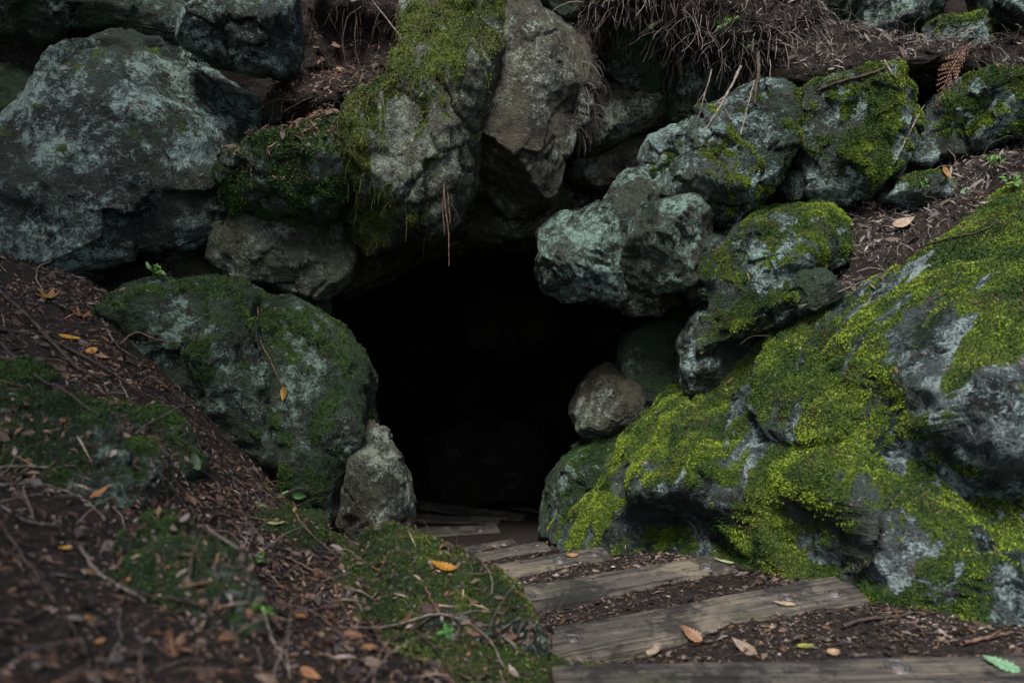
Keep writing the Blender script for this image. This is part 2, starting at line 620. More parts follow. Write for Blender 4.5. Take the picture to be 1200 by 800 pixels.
    disp += chip * size * (0.085 * chips(W / size * 2.6 + wob, seed + 15) + 0.014 * chips(W / size * 7.0 + wob, seed + 16))
    crack = sstep(0.07, 0.0, f2 - f1) * sstep(-0.1, 0.3, fbm(W / size * 1.5 + o3, 2, seed + 4))
    disp -= 0.022 * crack * min(1.0, size * 2)
    W = W + nr * disp[:, None]
    nr = vert_normals(W, T)
    big = fbm(W * 7 + o3, 3, seed + 5)
    W = W + nr * (fine * (0.010 * big + 0.007 * fbm(W * 20 + o3, 3, seed + 6) + 0.016 * (ridged(W * 5.5 + o3, 3, seed + 12) - 0.62)))[:, None]
    f1, f2 = worley(W * 13 + o3, seed + 9)
    W = W + nr * (fine * 0.007 * (0.4 - f1))[:, None]
    nr = vert_normals(W, T)
    m = np.zeros(len(W))
    if moss > -5:
        md = np.array(mdir, float)
        md /= np.linalg.norm(md)
        mb = np.zeros(len(W))
        for (bx_, by_, br_, ba_) in mblobs:
            b2 = (np.array(mpt(bx_, by_), float) - c0) / FPX * z
            mb += ba_ * np.exp(-(((L[:, :2] - b2) / (br_ / FPX * z)) ** 2).sum(1))
        moss = moss + mb
        Wm = W
        if mstretch is not None:
            ms = np.array(mstretch, float)
            ms /= np.linalg.norm(ms)
            Wm = W - ((W @ ms) * 0.80)[:, None] * ms
        m = sstep(0.0, 0.5, nr @ md + moss + mvar * 1.9 * fbm(Wm * 4.5 + o3, 4, seed + 7) + 1.25 * fbm(Wm * 15 + o3, 3, seed + 13))
        f1, _ = worley(W * 15 + o3 + 0.2 * fbm(W * 20, 2, seed)[:, None], seed + 11)
        W = W + nr * (m * (0.004 + 0.018 * (0.6 - f1) + 0.012 * fbm(W * 8 + o3, 2, seed)))[:, None]
    me = mesh_faces(name, W, T)
    rock_attrs(me, W + C, m, seed)
    o = link(name, me, M[mat], None, tuple(C))
    if soil:
        tag(o, label, kind='structure')
    else:
        tag(o, label, cat, group or 'boulders around the cave mouth')
    ALL.append((o, W + C, T, m))
    return o


def moss_plants(idx, n, size=(0.008, 0.018), tint=((0.05, 0.10, 0.008), (0.20, 0.27, 0.02)), seed=0, name='moss', thr=0.45, blades=2, where=None, old=0.0):
    """little leafy moss shoots standing on the mossy part of surface number idx"""
    o, V, T, m = ALL[idx]
    rng = np.random.RandomState(seed + 100)
    fn = tri_normals(V, T)
    ar = np.linalg.norm(fn, axis=1)
    fm = m[T].mean(1)
    w = ar * np.clip((fm - thr) / (1 - thr), 0, 1)
    ctr = V[T].mean(1)
    w = w * (((fn / np.maximum(ar, 1e-12)[:, None]) * (-ctr / np.linalg.norm(ctr, axis=1, keepdims=True))).sum(1) > -0.35)
    if where is not None:
        px, py, _ = project(ctr)
        w = w * where(px, py)
    if w.sum() <= 0:
        return None
    f = rng.choice(len(T), n, p=w / w.sum())
    r1, r2 = rng.rand(n), rng.rand(n)
    s = np.sqrt(r1)
    P = V[T[f, 0]] * (1 - s)[:, None] + V[T[f, 1]] * (s * (1 - r2))[:, None] + V[T[f, 2]] * (s * r2)[:, None]
    nn = fn[f] / ar[f][:, None]
    k = np.clip(0.42 + 1.3 * fbm(P * 9, 4, 77) + rng.normal(size=n) * 0.14, 0, 1)
    cA, cB = np.array(tint[0]), np.array(tint[1])
    colr = cA + (cB - cA) * k[:, None]
    brownish = rng.rand(n) < old * (0.3 + 3.0 * sstep(0.05, 0.35, fbm(P * 7, 3, 78)))
    colr[brownish] = np.array([0.10, 0.075, 0.028])
    P = np.repeat(P, blades, 0)
    nn = np.repeat(nn, blades, 0)
    colr = np.repeat(colr, blades, 0) * rng.uniform(0.8, 1.2, (n * blades, 1))
    dirs = nn * rng.uniform(0.35, 1.0, (len(P), 1)) + rng.normal(size=P.shape) * 0.45 + np.array([0, 0, -0.12])
    Lg = rng.uniform(size[0], size[1], len(P))
    me = shoots_mesh(name, P - nn * 0.002, dirs, nn, Lg, Lg * rng.uniform(0.4, 0.75, len(P)), colr, rng)
    me.transform(Matrix.Translation(-o.location))
    c = link(name, me, M['moss_leaf'], o)
    c['kind'] = 'stuff'
    c['label'] = 'leafy green moss growing on this rock'
    return c


def shoots_mesh(name, P, D, Nn, Lg, Wd, colr, rng):
    n = len(P)
    D = D / np.maximum(np.linalg.norm(D, axis=1, keepdims=True), 1e-9)
    side = np.cross(D, Nn + rng.normal(size=D.shape) * 0.4)
    side /= np.maximum(np.linalg.norm(side, axis=1, keepdims=True), 1e-9)
    up = np.cross(side, D)
    V = np.empty((n, 3, 3))
    V[:, 0] = P + side * (Wd * 0.5)[:, None]
    V[:, 1] = P + D * Lg[:, None] + up * (Lg * 0.1)[:, None]
    V[:, 2] = P - side * (Wd * 0.5)[:, None]
    me = mesh_faces(name, V.reshape(-1, 3), np.arange(n * 3).reshape(n, 3), smooth=False)
    set_col(me, 'tint', np.repeat(colr, 3, 0))
    return me


def flakes_mesh(name, P, D, Nn, Lg, Wd, colr, rng):
    n = len(P)
    D = D / np.maximum(np.linalg.norm(D, axis=1, keepdims=True), 1e-9)
    side = np.cross(D, Nn)
    side /= np.maximum(np.linalg.norm(side, axis=1, keepdims=True), 1e-9)
    up = np.cross(side, D)
    sk = rng.uniform(-0.25, 0.25, (n, 2))
    V = np.empty((n, 4, 3))
    V[:, 0] = P - D * (Lg * 0.5)[:, None]
    V[:, 1] = P + side * (Wd * 0.5)[:, None] + D * (Lg * sk[:, 0])[:, None] + up * (Lg * 0.08)[:, None]
    V[:, 2] = P + D * (Lg * 0.5)[:, None]
    V[:, 3] = P - side * (Wd * 0.5)[:, None] + D * (Lg * sk[:, 1])[:, None] + up * (Lg * 0.08)[:, None]
    me = mesh_faces(name, V.reshape(-1, 3), np.arange(n * 4).reshape(n, 4), smooth=False)
    set_col(me, 'tint', np.repeat(colr, 4, 0))
    return me


def leaves_mesh(name, P, D, Nn, Lg, Wd, colr, curl, rng):
    """many small pointed leaves: base, two pairs of side points, tip"""
    n = len(P)
    D = D / np.maximum(np.linalg.norm(D, axis=1, keepdims=True), 1e-9)
    side = np.cross(D, Nn + rng.normal(size=D.shape) * 0.25)
    side /= np.maximum(np.linalg.norm(side, axis=1, keepdims=True), 1e-9)
    up = np.cross(side, D)
    cu = (rng.uniform(-0.3, 1.0, n) * curl * Lg)[:, None]
    Lg_, Wd_ = Lg[:, None], Wd[:, None]
    V = np.empty((n, 6, 3))
    V[:, 0] = P
    V[:, 1] = P + D * Lg_ * 0.32 + side * Wd_ * 0.5 + up * cu * 0.25
    V[:, 2] = P + D * Lg_ * 0.32 - side * Wd_ * 0.5 + up * cu * 0.25
    V[:, 3] = P + D * Lg_ * 0.70 + side * Wd_ * 0.38 + up * cu * 0.1
    V[:, 4] = P + D * Lg_ * 0.70 - side * Wd_ * 0.38 + up * cu * 0.1
    V[:, 5] = P + D * Lg_ - up * cu * 0.55
    base = (np.arange(n) * 6)[:, None]
    fl = (base + np.array([0, 2, 1, 1, 2, 4, 3, 3, 4, 5])).ravel()
    st = (np.arange(n)[:, None] * 10 + np.array([0, 3, 7])).ravel()
    me = make_mesh(name, V.reshape(-1, 3), fl, st, smooth=False)
    set_col(me, 'tint', np.repeat(colr, 6, 0))
    return me


# each rock: outline in photograph pixels, distance, thickness ...
RK = {}
def R_(key, *a, **k):
    RK[key] = len(ALL)
    return rock(*a, **k)


# ---- left wall above the slope
R_('big_left', 'boulder', 'largest lichen-crusted grey boulder in the wall at upper left',
   [(-90, 215), (-40, 190), (20, 173), (60, 110), (80, 77), (97, 55), (150, 38), (187, 43), (233, 63), (277, 77), (285, 92), (273, 133), (268, 187), (270, 235), (258, 272), (213, 297), (160, 306), (105, 330), (63, 312), (0, 300), (-90, 300)],
   4.15, 0.42, 0.5, ty=-0.25, facets=9, sub=6, mat='lichen', moss=-1.2, seed=11, chunk=0.06, rough=0.045)
R_('upper_block', 'rock', 'pale squarish rock resting on top of the largest left boulder',
   [(205, 45), (213, 25), (257, 10), (277, -20), (340, -15), (348, 30), (340, 66), (323, 83), (283, 75), (240, 61)], 4.1, 0.25, 0.4, seed=12, mat='lichen', facets=6, moss=-0.85)
R_('dark_top', 'rock', 'dark flat rock in the top left corner above the largest boulder',
   [(-60, -40), (130, -40), (218, -20), (212, 42), (150, 36), (95, 30), (45, 48), (-60, 60)], 4.35, 0.18, 0.4, seed=13, mat='dim')
R_('dark_left', 'rock', 'dark mossy rock at the left edge behind the largest boulder',
   [(-80, 75), (20, 80), (60, 95), (75, 130), (50, 190), (-80, 210)], 4.45, 0.2, 0.4, seed=14, mat='dim', moss=-0.7)
R_('green_knob', 'boulder', 'rounded dark green mossy boulder between largest left boulder and hanging mossy rock',
   [(272, 180), (290, 140), (335, 128), (380, 130), (414, 158), (428, 190), (412, 228), (388, 254), (350, 268), (300, 266), (274, 245)], 4.02, 0.3, 0.5, chip=0.4, seed=15, mat='dim', moss=-0.02, mdir=(0.2, -0.7, 0.5), mvar=0.5)
R_('shelf', 'rock', 'long shelf rock under brown litter above the rounded mossy boulder',
   [(300, 120), (318, 92), (350, 110), (400, 105), (470, 100), (515, 104), (505, 140), (430, 165), (380, 150), (320, 150)], 4.5, 0.24, 0.4, seed=16, mat='dim', moss=-0.5)
R_('pale_jaw', 'rock', 'pale undercut rock directly beneath the rounded dark green boulder',
   [(262, 268), (300, 258), (360, 262), (392, 254), (404, 275), (406, 300), (396, 326), (372, 348), (330, 335), (280, 325), (255, 300)], 4.15, 0.26, 0.4, seed=17, mat='pale', facets=8, chip=0.4, grow=1.12)
R_('pale_chip', 'stone', 'small pale stone tucked under the undercut rock left of the cave',
   [(338, 348), (360, 338), (384, 345), (383, 366), (366, 375), (345, 366)], 4.3, 0.1, 0.2, seed=18, mat='pale', sub=4)
R_('left_gap', 'rock', 'dark brown rock in the gap right of the largest left boulder',
   [(240, 250), (262, 180), (300, 160), (310, 230), (300, 300), (262, 330), (215, 315)], 4.6, 0.2, 0.3, seed=19, mat='brown', sub=4)
R_('under_left', 'rock', 'dark brown rock under the largest boulder where the litter slope begins',
   [(40, 325), (110, 300), (240, 290), (330, 320), (350, 360), (240, 350), (120, 345)], 4.35, 0.15, 0.3, seed=20, mat='brown', sub=4)

# ---- roof of the mouth
R_('ceiling', 'rock', 'smooth brown slab forming the arched roof of the cave mouth',
   [(390, 300), (402, 262), (440, 262), (500, 240), (560, 205), (650, 215), (662, 250), (652, 288), (600, 287), (540, 289), (490, 300), (440, 322), (415, 348), (396, 345)], 4.75, 0.32, 0.6, seed=21, mat='brown', facets=4, rough=0.025, chunk=0.02)
R_('mossy_column', 'boulder', 'tall moss-streaked overhanging rock left of the central hanging rock',
   [(470, 60), (462, -30), (590, -30), (601, 20), (592, 60), (577, 120), (558, 185), (545, 222), (527, 258), (500, 272), (470, 268), (432, 286), (408, 262), (402, 210), (404, 160), (415, 128), (462, 108)],
   4.10, 0.38, 0.5, tx=0.05, ty=0.02, seed=22, chip=0.35, p=3.0, sub=6, mat='pale', mstretch=(0, 0, 1), moss=-0.16, mdir=(-0.75, -0.5, 0.45), mvar=0.6, facets=6)
R_('central', 'boulder', 'tall pointed grey-brown rock hanging above the middle of the cave mouth',
   [(600, -25), (612, 5), (660, 28), (677, 37), (690, 77), (694, 97), (681, 140), (670, 157), (657, 182), (647, 228), (620, 233), (600, 240), (577, 221), (553, 204), (557, 173), (573, 133), (583, 87), (597, 43)],
   4.2, 0.30, 0.5, ty=-0.02, seed=23, sub=6, mat='brown', facets=6, chunk=0.02, chip=0.30, p=3.2, grow=1.10, planes=[((0.7, 0.2, 0.8), 0.75)])
R_('central_top', 'rock', 'small dark rock at the top edge above the central hanging rock',
   [(606, -35), (676, -35), (679, 18), (660, 27), (630, 12), (610, 2)], 4.25, 0.2, 0.3, seed=24, mat='dim', sub=4)
R_('shadow_round', 'boulder', 'dark rounded boulder under the root tangle right of the central hanging rock',
   [(697, 43), (707, 18), (733, 5), (770, 15), (786, 50), (785, 93), (760, 111), (733, 105), (704, 75)], 4.5, 0.26, 0.4, seed=25, mat='dim', moss=-0.35)
R_('ochre', 'rock', 'smooth ochre-brown rock recessed under the dark rounded boulder',
   [(680, 120), (730, 98), (790, 104), (798, 130), (765, 152), (722, 168), (688, 184), (662, 188), (668, 158)], 4.6, 0.22, 0.4, seed=26, mat='brown', rough=0.02, chunk=0.02)
R_('recess_a', 'rock', 'dim brown rock wedged below the ochre-brown rock over the cave',
   [(662, 186), (700, 170), (765, 152), (772, 185), (745, 208), (705, 222), (672, 215)], 4.7, 0.18, 0.4, seed=27, mat='brown', sub=4)
R_('recess_b', 'rock', 'dark rock behind the gap right of the central hanging rock',
   [(630, 240), (655, 205), (720, 205), (720, 250), (650, 280)], 4.9, 0.15, 0.3, seed=28, mat='brown', sub=4)
R_('grey_wedge', 'rock', 'grey wedge rock below the hanging roots behind the pale green lichen boulder',
   [(783, 110), (788, 78), (830, 72), (850, 100), (845, 145), (800, 152), (786, 140)], 4.45, 0.2, 0.3, seed=29, mat='dim', sub=4)

# ---- right wall
R_('overhang', 'boulder', 'large pale green lichen boulder with moss on its right side, roots hanging over it',
   [(757, 180), (775, 156), (800, 142), (835, 132), (880, 104), (915, 108), (925, 140), (921, 172), (914, 200), (895, 230), (868, 252), (840, 264), (815, 242), (797, 238), (770, 220)],
   4.05, 0.32, 0.4, seed=31, mat='blue', moss=-0.42, mdir=(0.85, -0.3, 0.45), mvar=0.5, facets=7, sub=6, strat=0.006)
R_('jaw_left', 'boulder', 'angular foliated grey-green boulder jutting into the cave mouth',
   [(637, 270), (656, 252), (702, 247), (716, 222), (726, 208), (757, 204), (775, 220), (770, 300), (745, 340), (717, 358), (706, 351), (678, 349), (647, 342), (639, 310)],
   4.2, 0.32, 0.4, seed=32, mat='strata', facets=6, sub=6, strat=0.016, fine=0.7, chip=0.55, planes=[((-0.5, -0.5, 0.7), 0.7)])
R_('jaw_right', 'boulder', 'rounded two-tone boulder pressed against the right of the jutting foliated boulder',
   [(733, 285), (744, 258), (756, 238), (775, 228), (805, 234), (833, 254), (832, 282), (820, 319), (800, 337), (769, 343), (747, 338), (733, 322)],
   4.0, 0.26, 0.4, seed=33, mat='strata', facets=5, strat=0.010, sub=5, chip=0.5, planes=[((0.6, 0.1, 0.7), 0.7)])
R_('jaw_under', 'rock', 'dark smooth underside rock below the two jutting boulders',
   [(718, 350), (760, 330), (805, 325), (800, 350), (775, 367), (742, 371)], 4.2, 0.18, 0.3, seed=34, mat='brown', sub=4)
R_('blue_sliver', 'rock', 'narrow blue-grey rock between the jutting boulders and the mossy mid boulder',
   [(808, 345), (816, 300), (832, 272), (855, 262), (870, 280), (850, 320), (836, 350), (818, 360)], 4.0, 0.16, 0.3, seed=35, mat='blue', sub=4)
R_('mid_mossy', 'boulder', 'long mossy boulder sloping down from the litter ledge right of the cave',
   [(832, 320), (850, 290), (870, 268), (905, 254), (960, 246), (1010, 249), (1036, 268), (1022, 292), (965, 315), (940, 350), (930, 385), (900, 405), (860, 422), (822, 430), (815, 400), (826, 360)],
   3.85, 0.34, 0.45, ty=-0.35, seed=36, sub=6, mat='blue', moss=-0.28, mdir=(0.1, -0.35, 0.9), mvar=0.6, facets=8)
R_('mid_block', 'rock', 'small angular dark block in brown litter below the long mossy boulder',
   [(924, 372), (928, 340), (934, 318), (962, 318), (986, 334), (975, 352), (945, 368)], 3.55, 0.12, 0.2, seed=37, mat='dim', sub=4, facets=9, chunk=0.02)
R_('lower_knob', 'rock', 'lumpy pale grey rock under the long mossy boulder beside the dark opening',
   [(802, 405), (812, 375), (835, 360), (862, 380), (868, 420), (838, 450), (806, 460), (800, 432)], 3.95, 0.2, 0.3, seed=38, mat='blue', sub=5, chunk=0.10)
R_('small_between', 'stone', 'small round grey stone wedged between the two mossy upper right boulders',
   [(914, 218), (922, 202), (938, 200), (947, 215), (943, 232), (925, 236)], 4.0, 0.08, 0.15, seed=39, mat='blue', sub=4)
R_('upper_mossy', 'boulder', 'wide moss-capped boulder under the litter at upper right with dark blue base',
   [(929, 148), (940, 113), (977, 98), (1033, 86), (1064, 102), (1082, 124), (1070, 155), (1046, 198), (1030, 222), (1000, 242), (973, 248), (948, 234), (937, 200), (929, 170)],
   4.05, 0.32, 0.4, seed=40, sub=6, mat='blue', moss=-0.42, mdir=(0.35, -0.55, 0.7), mvar=0.6, facets=7)
R_('edge_mossy', 'boulder', 'mossy boulder at the right edge beside the brown cedar frond',
   [(1096, 148), (1108, 117), (1127, 96), (1160, 90), (1200, 98), (1270, 105), (1280, 160), (1205, 164), (1167, 170), (1137, 184), (1107, 174)],
   4.05, 0.28, 0.4, seed=41, mat='blue', moss=-0.4, mdir=(0.1, -0.6, 0.75), facets=7)
R_('edge_gap', 'rock', 'bluish rock in the crevice between the two moss-capped upper right boulders',
   [(1062, 160), (1085, 135), (1105, 150), (1100, 185), (1070, 205), (1050, 200)], 4.2, 0.14, 0.2, seed=42, mat='blue', sub=4)
R_('top_dark', 'boulder', 'dark blue-grey boulder at the top edge right of the root tangle',
   [(925, -30), (1000, -30), (1010, 20), (985, 45), (940, 30), (925, 10)], 4.5, 0.3, 0.4, seed=43, mat='dim', moss=-0.4, sub=5)
R_('top_blue', 'boulder', 'rounded bluish boulder at the top edge above the litter band',
   [(1000, -40), (1095, -40), (1100, 5), (1070, 40), (1025, 50), (1003, 20)], 4.6, 0.3, 0.4, seed=44, mat='blue', moss=-0.5, sub=5)
R_('top_green', 'rock', 'mossy rock in the litter band at upper right below the top edge',
   [(1083, 60), (1092, 28), (1120, 15), (1148, 30), (1150, 65), (1120, 85), (1092, 80)], 4.35, 0.22, 0.3, seed=45, mat='blue', moss=-0.4, sub=5)
R_('top_corner', 'rock', 'bright mossy rock in the top right corner',
   [(1150, -30), (1250, -30), (1250, 45), (1200, 35), (1165, 25)], 4.2, 0.2, 0.3, seed=46, mat='blue', moss=-0.3, sub=5)
R_('ledge_green', 'rock', 'small moss patch rock half buried in the right litter ledge',
   [(1040, 232), (1060, 210), (1095, 204), (1115, 215), (1105, 238), (1070, 246)], 3.85, 0.14, 0.2, seed=47, mat='blue', moss=-0.3, sub=4)
R_('fill_right', 'rock', 'dark rock in the shadow below the moss-capped upper right boulders',
   [(850, 262), (900, 225), (950, 235), (1000, 240), (1000, 270), (900, 275)], 4.2, 0.15, 0.3, seed=48, mat='dim', sub=4)

# ---- inside right of the mouth
R_('inner_tall', 'boulder', 'tall dim green boulder just inside the right of the cave mouth',
   [(733, 397), (752, 385), (768, 378), (800, 352), (850, 350), (850, 440), (800, 460), (783, 482), (760, 494), (743, 482), (733, 457)], 4.45, 0.25, 0.5, seed=51, mat='dim', facets=6)
R_('inner_brown', 'rock', 'brownish rounded rock leaning below the tall dim boulder inside the cave',
   [(673, 482), (682, 455), (696, 438), (712, 430), (735, 430), (748, 455), (752, 480), (762, 497), (722, 507), (690, 514), (677, 500)], 4.4, 0.2, 0.4, seed=52, mat='brown', facets=6, rough=0.02)
R_('inner_low', 'boulder', 'low dark mossy boulder at the right foot of the cave mouth',
   [(633, 645), (636, 600), (645, 570), (670, 540), (700, 514), (752, 500), (790, 510), (760, 560), (720, 610), (690, 660)], 4.35, 0.25, 0.4, seed=53, mat='dim', moss=-0.4, facets=6)

# ---- right mossy slope
R_('slope', 'rock_slope', 'broad moss-streaked grey bedrock slope rising from the plank steps to the right edge',
   [(632, 660), (652, 618), (690, 572), (740, 515), (800, 455), (852, 420), (900, 390), (1000, 335), (1100, 280), (1200, 222), (1340, 160), (1420, 300), (1430, 600), (1400, 800), (1290, 790), (1200, 748),
    (1130, 725), (1060, 712), (1000, 705), (930, 700), (870, 690), (800, 672), (715, 660)],
   3.2, 0.3, 0.7, facets=0, sub=7, mat='slope', c=(1000, 520), grow=1.0, rough=0.016, chunk=0.020, chip=0.34, fine=1.5, strat=0.006, cat='rock',
   moss=-0.47, mdir=(-0.40, -0.35, 0.85), mvar=0.7, mstretch=(-0.62, -0.30, -0.72), seed=61,
   dctrl=[(640, 655, 4.0), (715, 655, 3.72), (790, 662, 3.5), (850, 680, 3.25), (930, 695, 2.88), (1010, 704, 2.68), (1090, 718, 2.5), (1200, 745, 2.3), (1330, 790, 2.1),
          (690, 575, 4.05), (745, 512, 4.02), (800, 455, 3.98), (900, 392, 3.78), (1000, 338, 3.58), (1100, 283, 3.42), (1200, 226, 3.32), (1330, 165, 3.2),
          (700, 600, 3.82), (735, 625, 3.80), (775, 622, 3.85), (825, 615, 3.78), (760, 568, 3.48), (830, 545, 3.36), (800, 510, 3.60), (840, 575, 3.34), (835, 640, 3.42),
          (880, 500, 3.52), (862, 540, 3.40), (905, 475, 3.42), (890, 590, 3.12), (880, 650, 3.12), (930, 600, 3.06), (945, 650, 2.98), (925, 520, 3.12), (960, 480, 3.05), (965, 560, 2.80), (985, 620, 2.70), (1005, 660, 2.66),
          (1000, 430, 3.10), (1040, 520, 2.86), (1045, 470, 2.90), (1060, 600, 2.66), (1080, 660, 2.56), (1090, 540, 2.84), (1130, 590, 2.80), (1180, 620, 2.66), (1100, 450, 2.66), (1140, 500, 2.58), (1170, 545, 2.55), (1210, 580, 2.60),
          (1120, 640, 2.50), (1190, 670, 2.36), (1190, 440, 2.62), (1120, 380, 2.86), (1080, 350, 3.10), (1190, 310, 3.02), (1300, 400, 2.6), (1300, 600, 2.4), (1000, 380, 3.34), (940, 430, 3.40)],
   mblobs=[(690, 590, 55, 0.55), (790, 500, 70, 0.35), (870, 630, 40, 0.60), (860, 570, 40, 0.30), (930, 580, 45, 0.45), (970, 460, 60, 0.55), (1000, 420, 50, 0.30), (1110, 300, 90, 0.45), (1180, 270, 70, 0.45),
           (1090, 480, 50, 0.25), (1130, 600, 60, 0.70), (1090, 660, 45, 0.60), (760, 605, 60, -0.7), (1010, 640, 48, -0.75), (1160, 510, 60, -0.7), (1190, 665, 40, -0.6), (1080, 410, 45, -0.35), (930, 425, 35, -0.5), (870, 470, 30, -0.3)])

# ---- left foot of the mouth
R_('left_foot', 'boulder', 'large green-tinged lichen boulder rising from the litter left of the cave mouth',
   [(125, 360), (140, 340), (180, 328), (230, 325), (270, 330), (294, 345), (302, 380), (308, 420), (322, 460), (330, 510), (345, 585), (310, 580), (262, 540), (222, 485), (185, 440), (150, 400)],
   3.75, 0.30, 0.5, tx=0.25, p=3.4, seed=71, sub=6, grow=1.0, chip=0.45, mat='dim', moss=-0.55, mdir=(-0.1, -0.3, 0.9), mvar=0.6, facets=6, c=(245, 420))
R_('left_pillar', 'boulder', 'dark green pillar-like boulder at the left edge of the cave opening',
   [(306, 346), (326, 342), (362, 356), (400, 384), (416, 410), (429, 450), (433, 500), (432, 545), (442, 600), (432, 655), (380, 640), (342, 590), (326, 510), (318, 450), (304, 400)],
   3.92, 0.32, 0.5, p=3.2, seed=72, sub=6, grow=1.0, chip=0.4, mat='dim', moss=-0.42, mdir=(-0.2, -0.6, 0.6), mvar=0.55, facets=6)
R_('left_toe', 'rock', 'narrow upright pitted grey stone at the foot of the left pillar boulder',
   [(405, 560), (420, 515), (434, 504), (452, 510), (466, 540), (477, 580), (476, 622), (462, 655), (420, 655), (402, 610)], 3.75, 0.18, 0.3, seed=73, mat='pale', sub=5, facets=5)

# ------------------------------------------------------------------ ground: one sheet for slope, stairs and cave floor
ctrl = []
def gp(px, py, z, dz=0.0):
    P = U(px, py, z)
    ctrl.append((P[0], P[1], P[2] + dz))
for a in [(0, 312, 3.75), (70, 330, 3.8), (130, 350, 3.75), (190, 440, 3.45), (240, 505, 3.25), (340, 600, 2.95), (430, 650, 2.8), (540, 690, 2.5),
          (615, 745, 2.15), (632, 800, 1.85), (480, 800, 1.62), (300, 800, 1.38), (150, 800, 1.2), (0, 800, 1.06), (0, 650, 1.5), (0, 540, 2.0), (0, 420, 2.8),
          (150, 600, 2.0), (300, 680, 2.05), (450, 720, 2.1), (150, 480, 2.75), (100, 400, 3.2), (280, 590, 2.6)]:
    gp(*a)
# stairs: the earth lies a little under the planks
def zof(px, py, h):
    """distance of a point seen at (px, py) that lies h metres below the camera"""
    return h / ((py - 400) / FPX * math.cos(PITCH) + math.sin(PITCH))


PLANKS = [  # left end, right end (photograph pixels of the centre line), metres below camera, width, bolts along the plank
    ((640, 828), (1290, 806), 1.045, 0.15, (0.3, 0.8), 'front edge board of the nearest step, at the bottom edge'),
    ((650, 791), (1290, 774), 1.06, 0.10, (0.62, 0.90), 'narrow back board of the nearest step, running off the right edge'),
    ((628, 758), (1004, 686), 1.20, 0.195, (0.10, 0.76, 0.905), 'wide dark plank with three bolts, second step from the bottom'),
    ((560, 707), (850, 659), 1.34, 0.185, (0.18, 0.91), 'light worn plank, third step from the bottom'),
    ((480, 686), (712, 646), 1.475, 0.15, (0.74, 0.93), 'brown plank with a small leaf on it, fourth step down'),
    ((455, 672), (640, 638), 1.60, 0.12, (0.80, 0.95), 'narrow plank at the threshold of the cave, fifth step down'),
    ((455, 660), (604, 633), 1.72, 0.10, (0.9,), 'dim narrow plank just behind the cave threshold'),
    ((440, 624), (584, 618), 1.88, 0.16, (0.85,), 'dark plank inside the cave ending in a square cut'),
    ((440, 603), (584, 609), 2.00, 0.16, (), 'dark plank inside the cave behind the square cut one'),
    ((440, 584), (614, 605), 2.13, 0.16, (), 'dark slanting plank deeper inside the cave'),
    ((480, 563), (642, 598), 2.25, 0.16, (), 'deepest barely visible slanting plank inside the cave')]
for (a, b, h, w, bolts, lab) in PLANKS:
    for t in (0.0, 0.5, 1.0):
        x_, y_ = a[0] + (b[0] - a[0]) * t, a[1] + (b[1] - a[1]) * t
        P = U(a[0], a[1], zof(*a, h)) * (1 - t) + U(b[0], b[1], zof(*b, h)) * t
        ctrl.append((P[0], P[1], P[2] - 0.026))
gp(1150, 745, 2.25)
ctrl += [(0.9, 6.2, -2.3), (-1.6, 6.2, -2.2), (-0.4, 8.6, -2.9), (-3.5, 4.2, 0.2), (-6, 4.5, 1.3), (-4, 1.5, 0.1), (-9, 0, 1.4), (-3, -2, -0.6), (0.5, -1.5, -0.75),
         (0.5, 0.5, -0.85), (3, -2, -0.3), (-12, 9, 2.5), (6, 0.5, 0.6), (12, 0, 1.8), (3.0, 2.2, -0.7), (3.0, 4.0, -0.9), (0, -10, -0.2), (-10, -10, 1.0), (10, -10, 1.0), (1.6, 4.6, -1.6), (-1.6, 4.8, -1.5), (0, 12, -3), (12, 12, -1)]
ctrl = np.array(ctrl)


def axis(lo, hi, step, far_lo, far_hi):
    a = list(np.arange(lo, hi, step))
    s, x = step, hi
    while x < far_hi:
        a.append(x); s *= 1.25; x += s
    a.append(far_hi)
    s, x, pre = step, lo, []
    while True:
        s *= 1.25; x -= s
        if x < far_lo: break
        pre.append(x)
    pre.append(far_lo)
    return np.array(pre[::-1] + a)


xs = axis(-2.8, 2.2, 0.025, -40, 40)
ys = axis(0.7, 6.2, 0.025, -40, 14)
GX, GY = np.meshgrid(xs, ys)
Q = np.stack([GX.ravel(), GY.ravel()], 1)
H = tps(ctrl, np.clip(Q, [-12, -10], [12, 12]))
P3 = np.stack([Q[:, 0], Q[:, 1], H * 0], 1)
calm = 1 - 0.8 * sstep(0.0, 0.25, Q[:, 0] - 0.02 + 0.28 * (Q[:, 1] - 2.2)) * sstep(1.4, 1.7, Q[:, 1])
H += calm * (0.045 * fbm(P3 * 2.1, 4, 5) + 0.018 * fbm(P3 * 7, 3, 6)) + 0.008 * fbm(P3 * 25, 3, 7)
H += np.clip(np.linalg.norm(Q, axis=1) - 10, 0, 60) * 0.05
GV = np.stack([Q[:, 0], Q[:, 1], H], 1)
nx, ny = len(xs), len(ys)
ii = (np.arange(ny - 1)[:, None] * nx + np.arange(nx - 1)).ravel()
GF = np.stack([ii, ii + 1, ii + nx + 1, ii + nx], 1)
GT = np.concatenate([GF[:, [0, 1, 2]], GF[:, [0, 2, 3]]])
gpx, gpy, gz = project(GV)
blob = lambda x, y, r: np.exp(-(((Q[:, 0] - x) ** 2 + (Q[:, 1] - y) ** 2) / r ** 2))
mcen = [U(560, 700, 2.45), U(480, 690, 2.4), U(610, 770, 2.0), U(540, 770, 1.95), U(620, 740, 2.15), U(420, 640, 2.75)]
gm = sum(blob(p_[0], p_[1], 0.24) for p_ in mcen)
gm = sstep(0.35, 0.9, np.clip(gm, 0, 1.0) + 0.55 * fbm(P3 * 5 + 3, 4, 32))
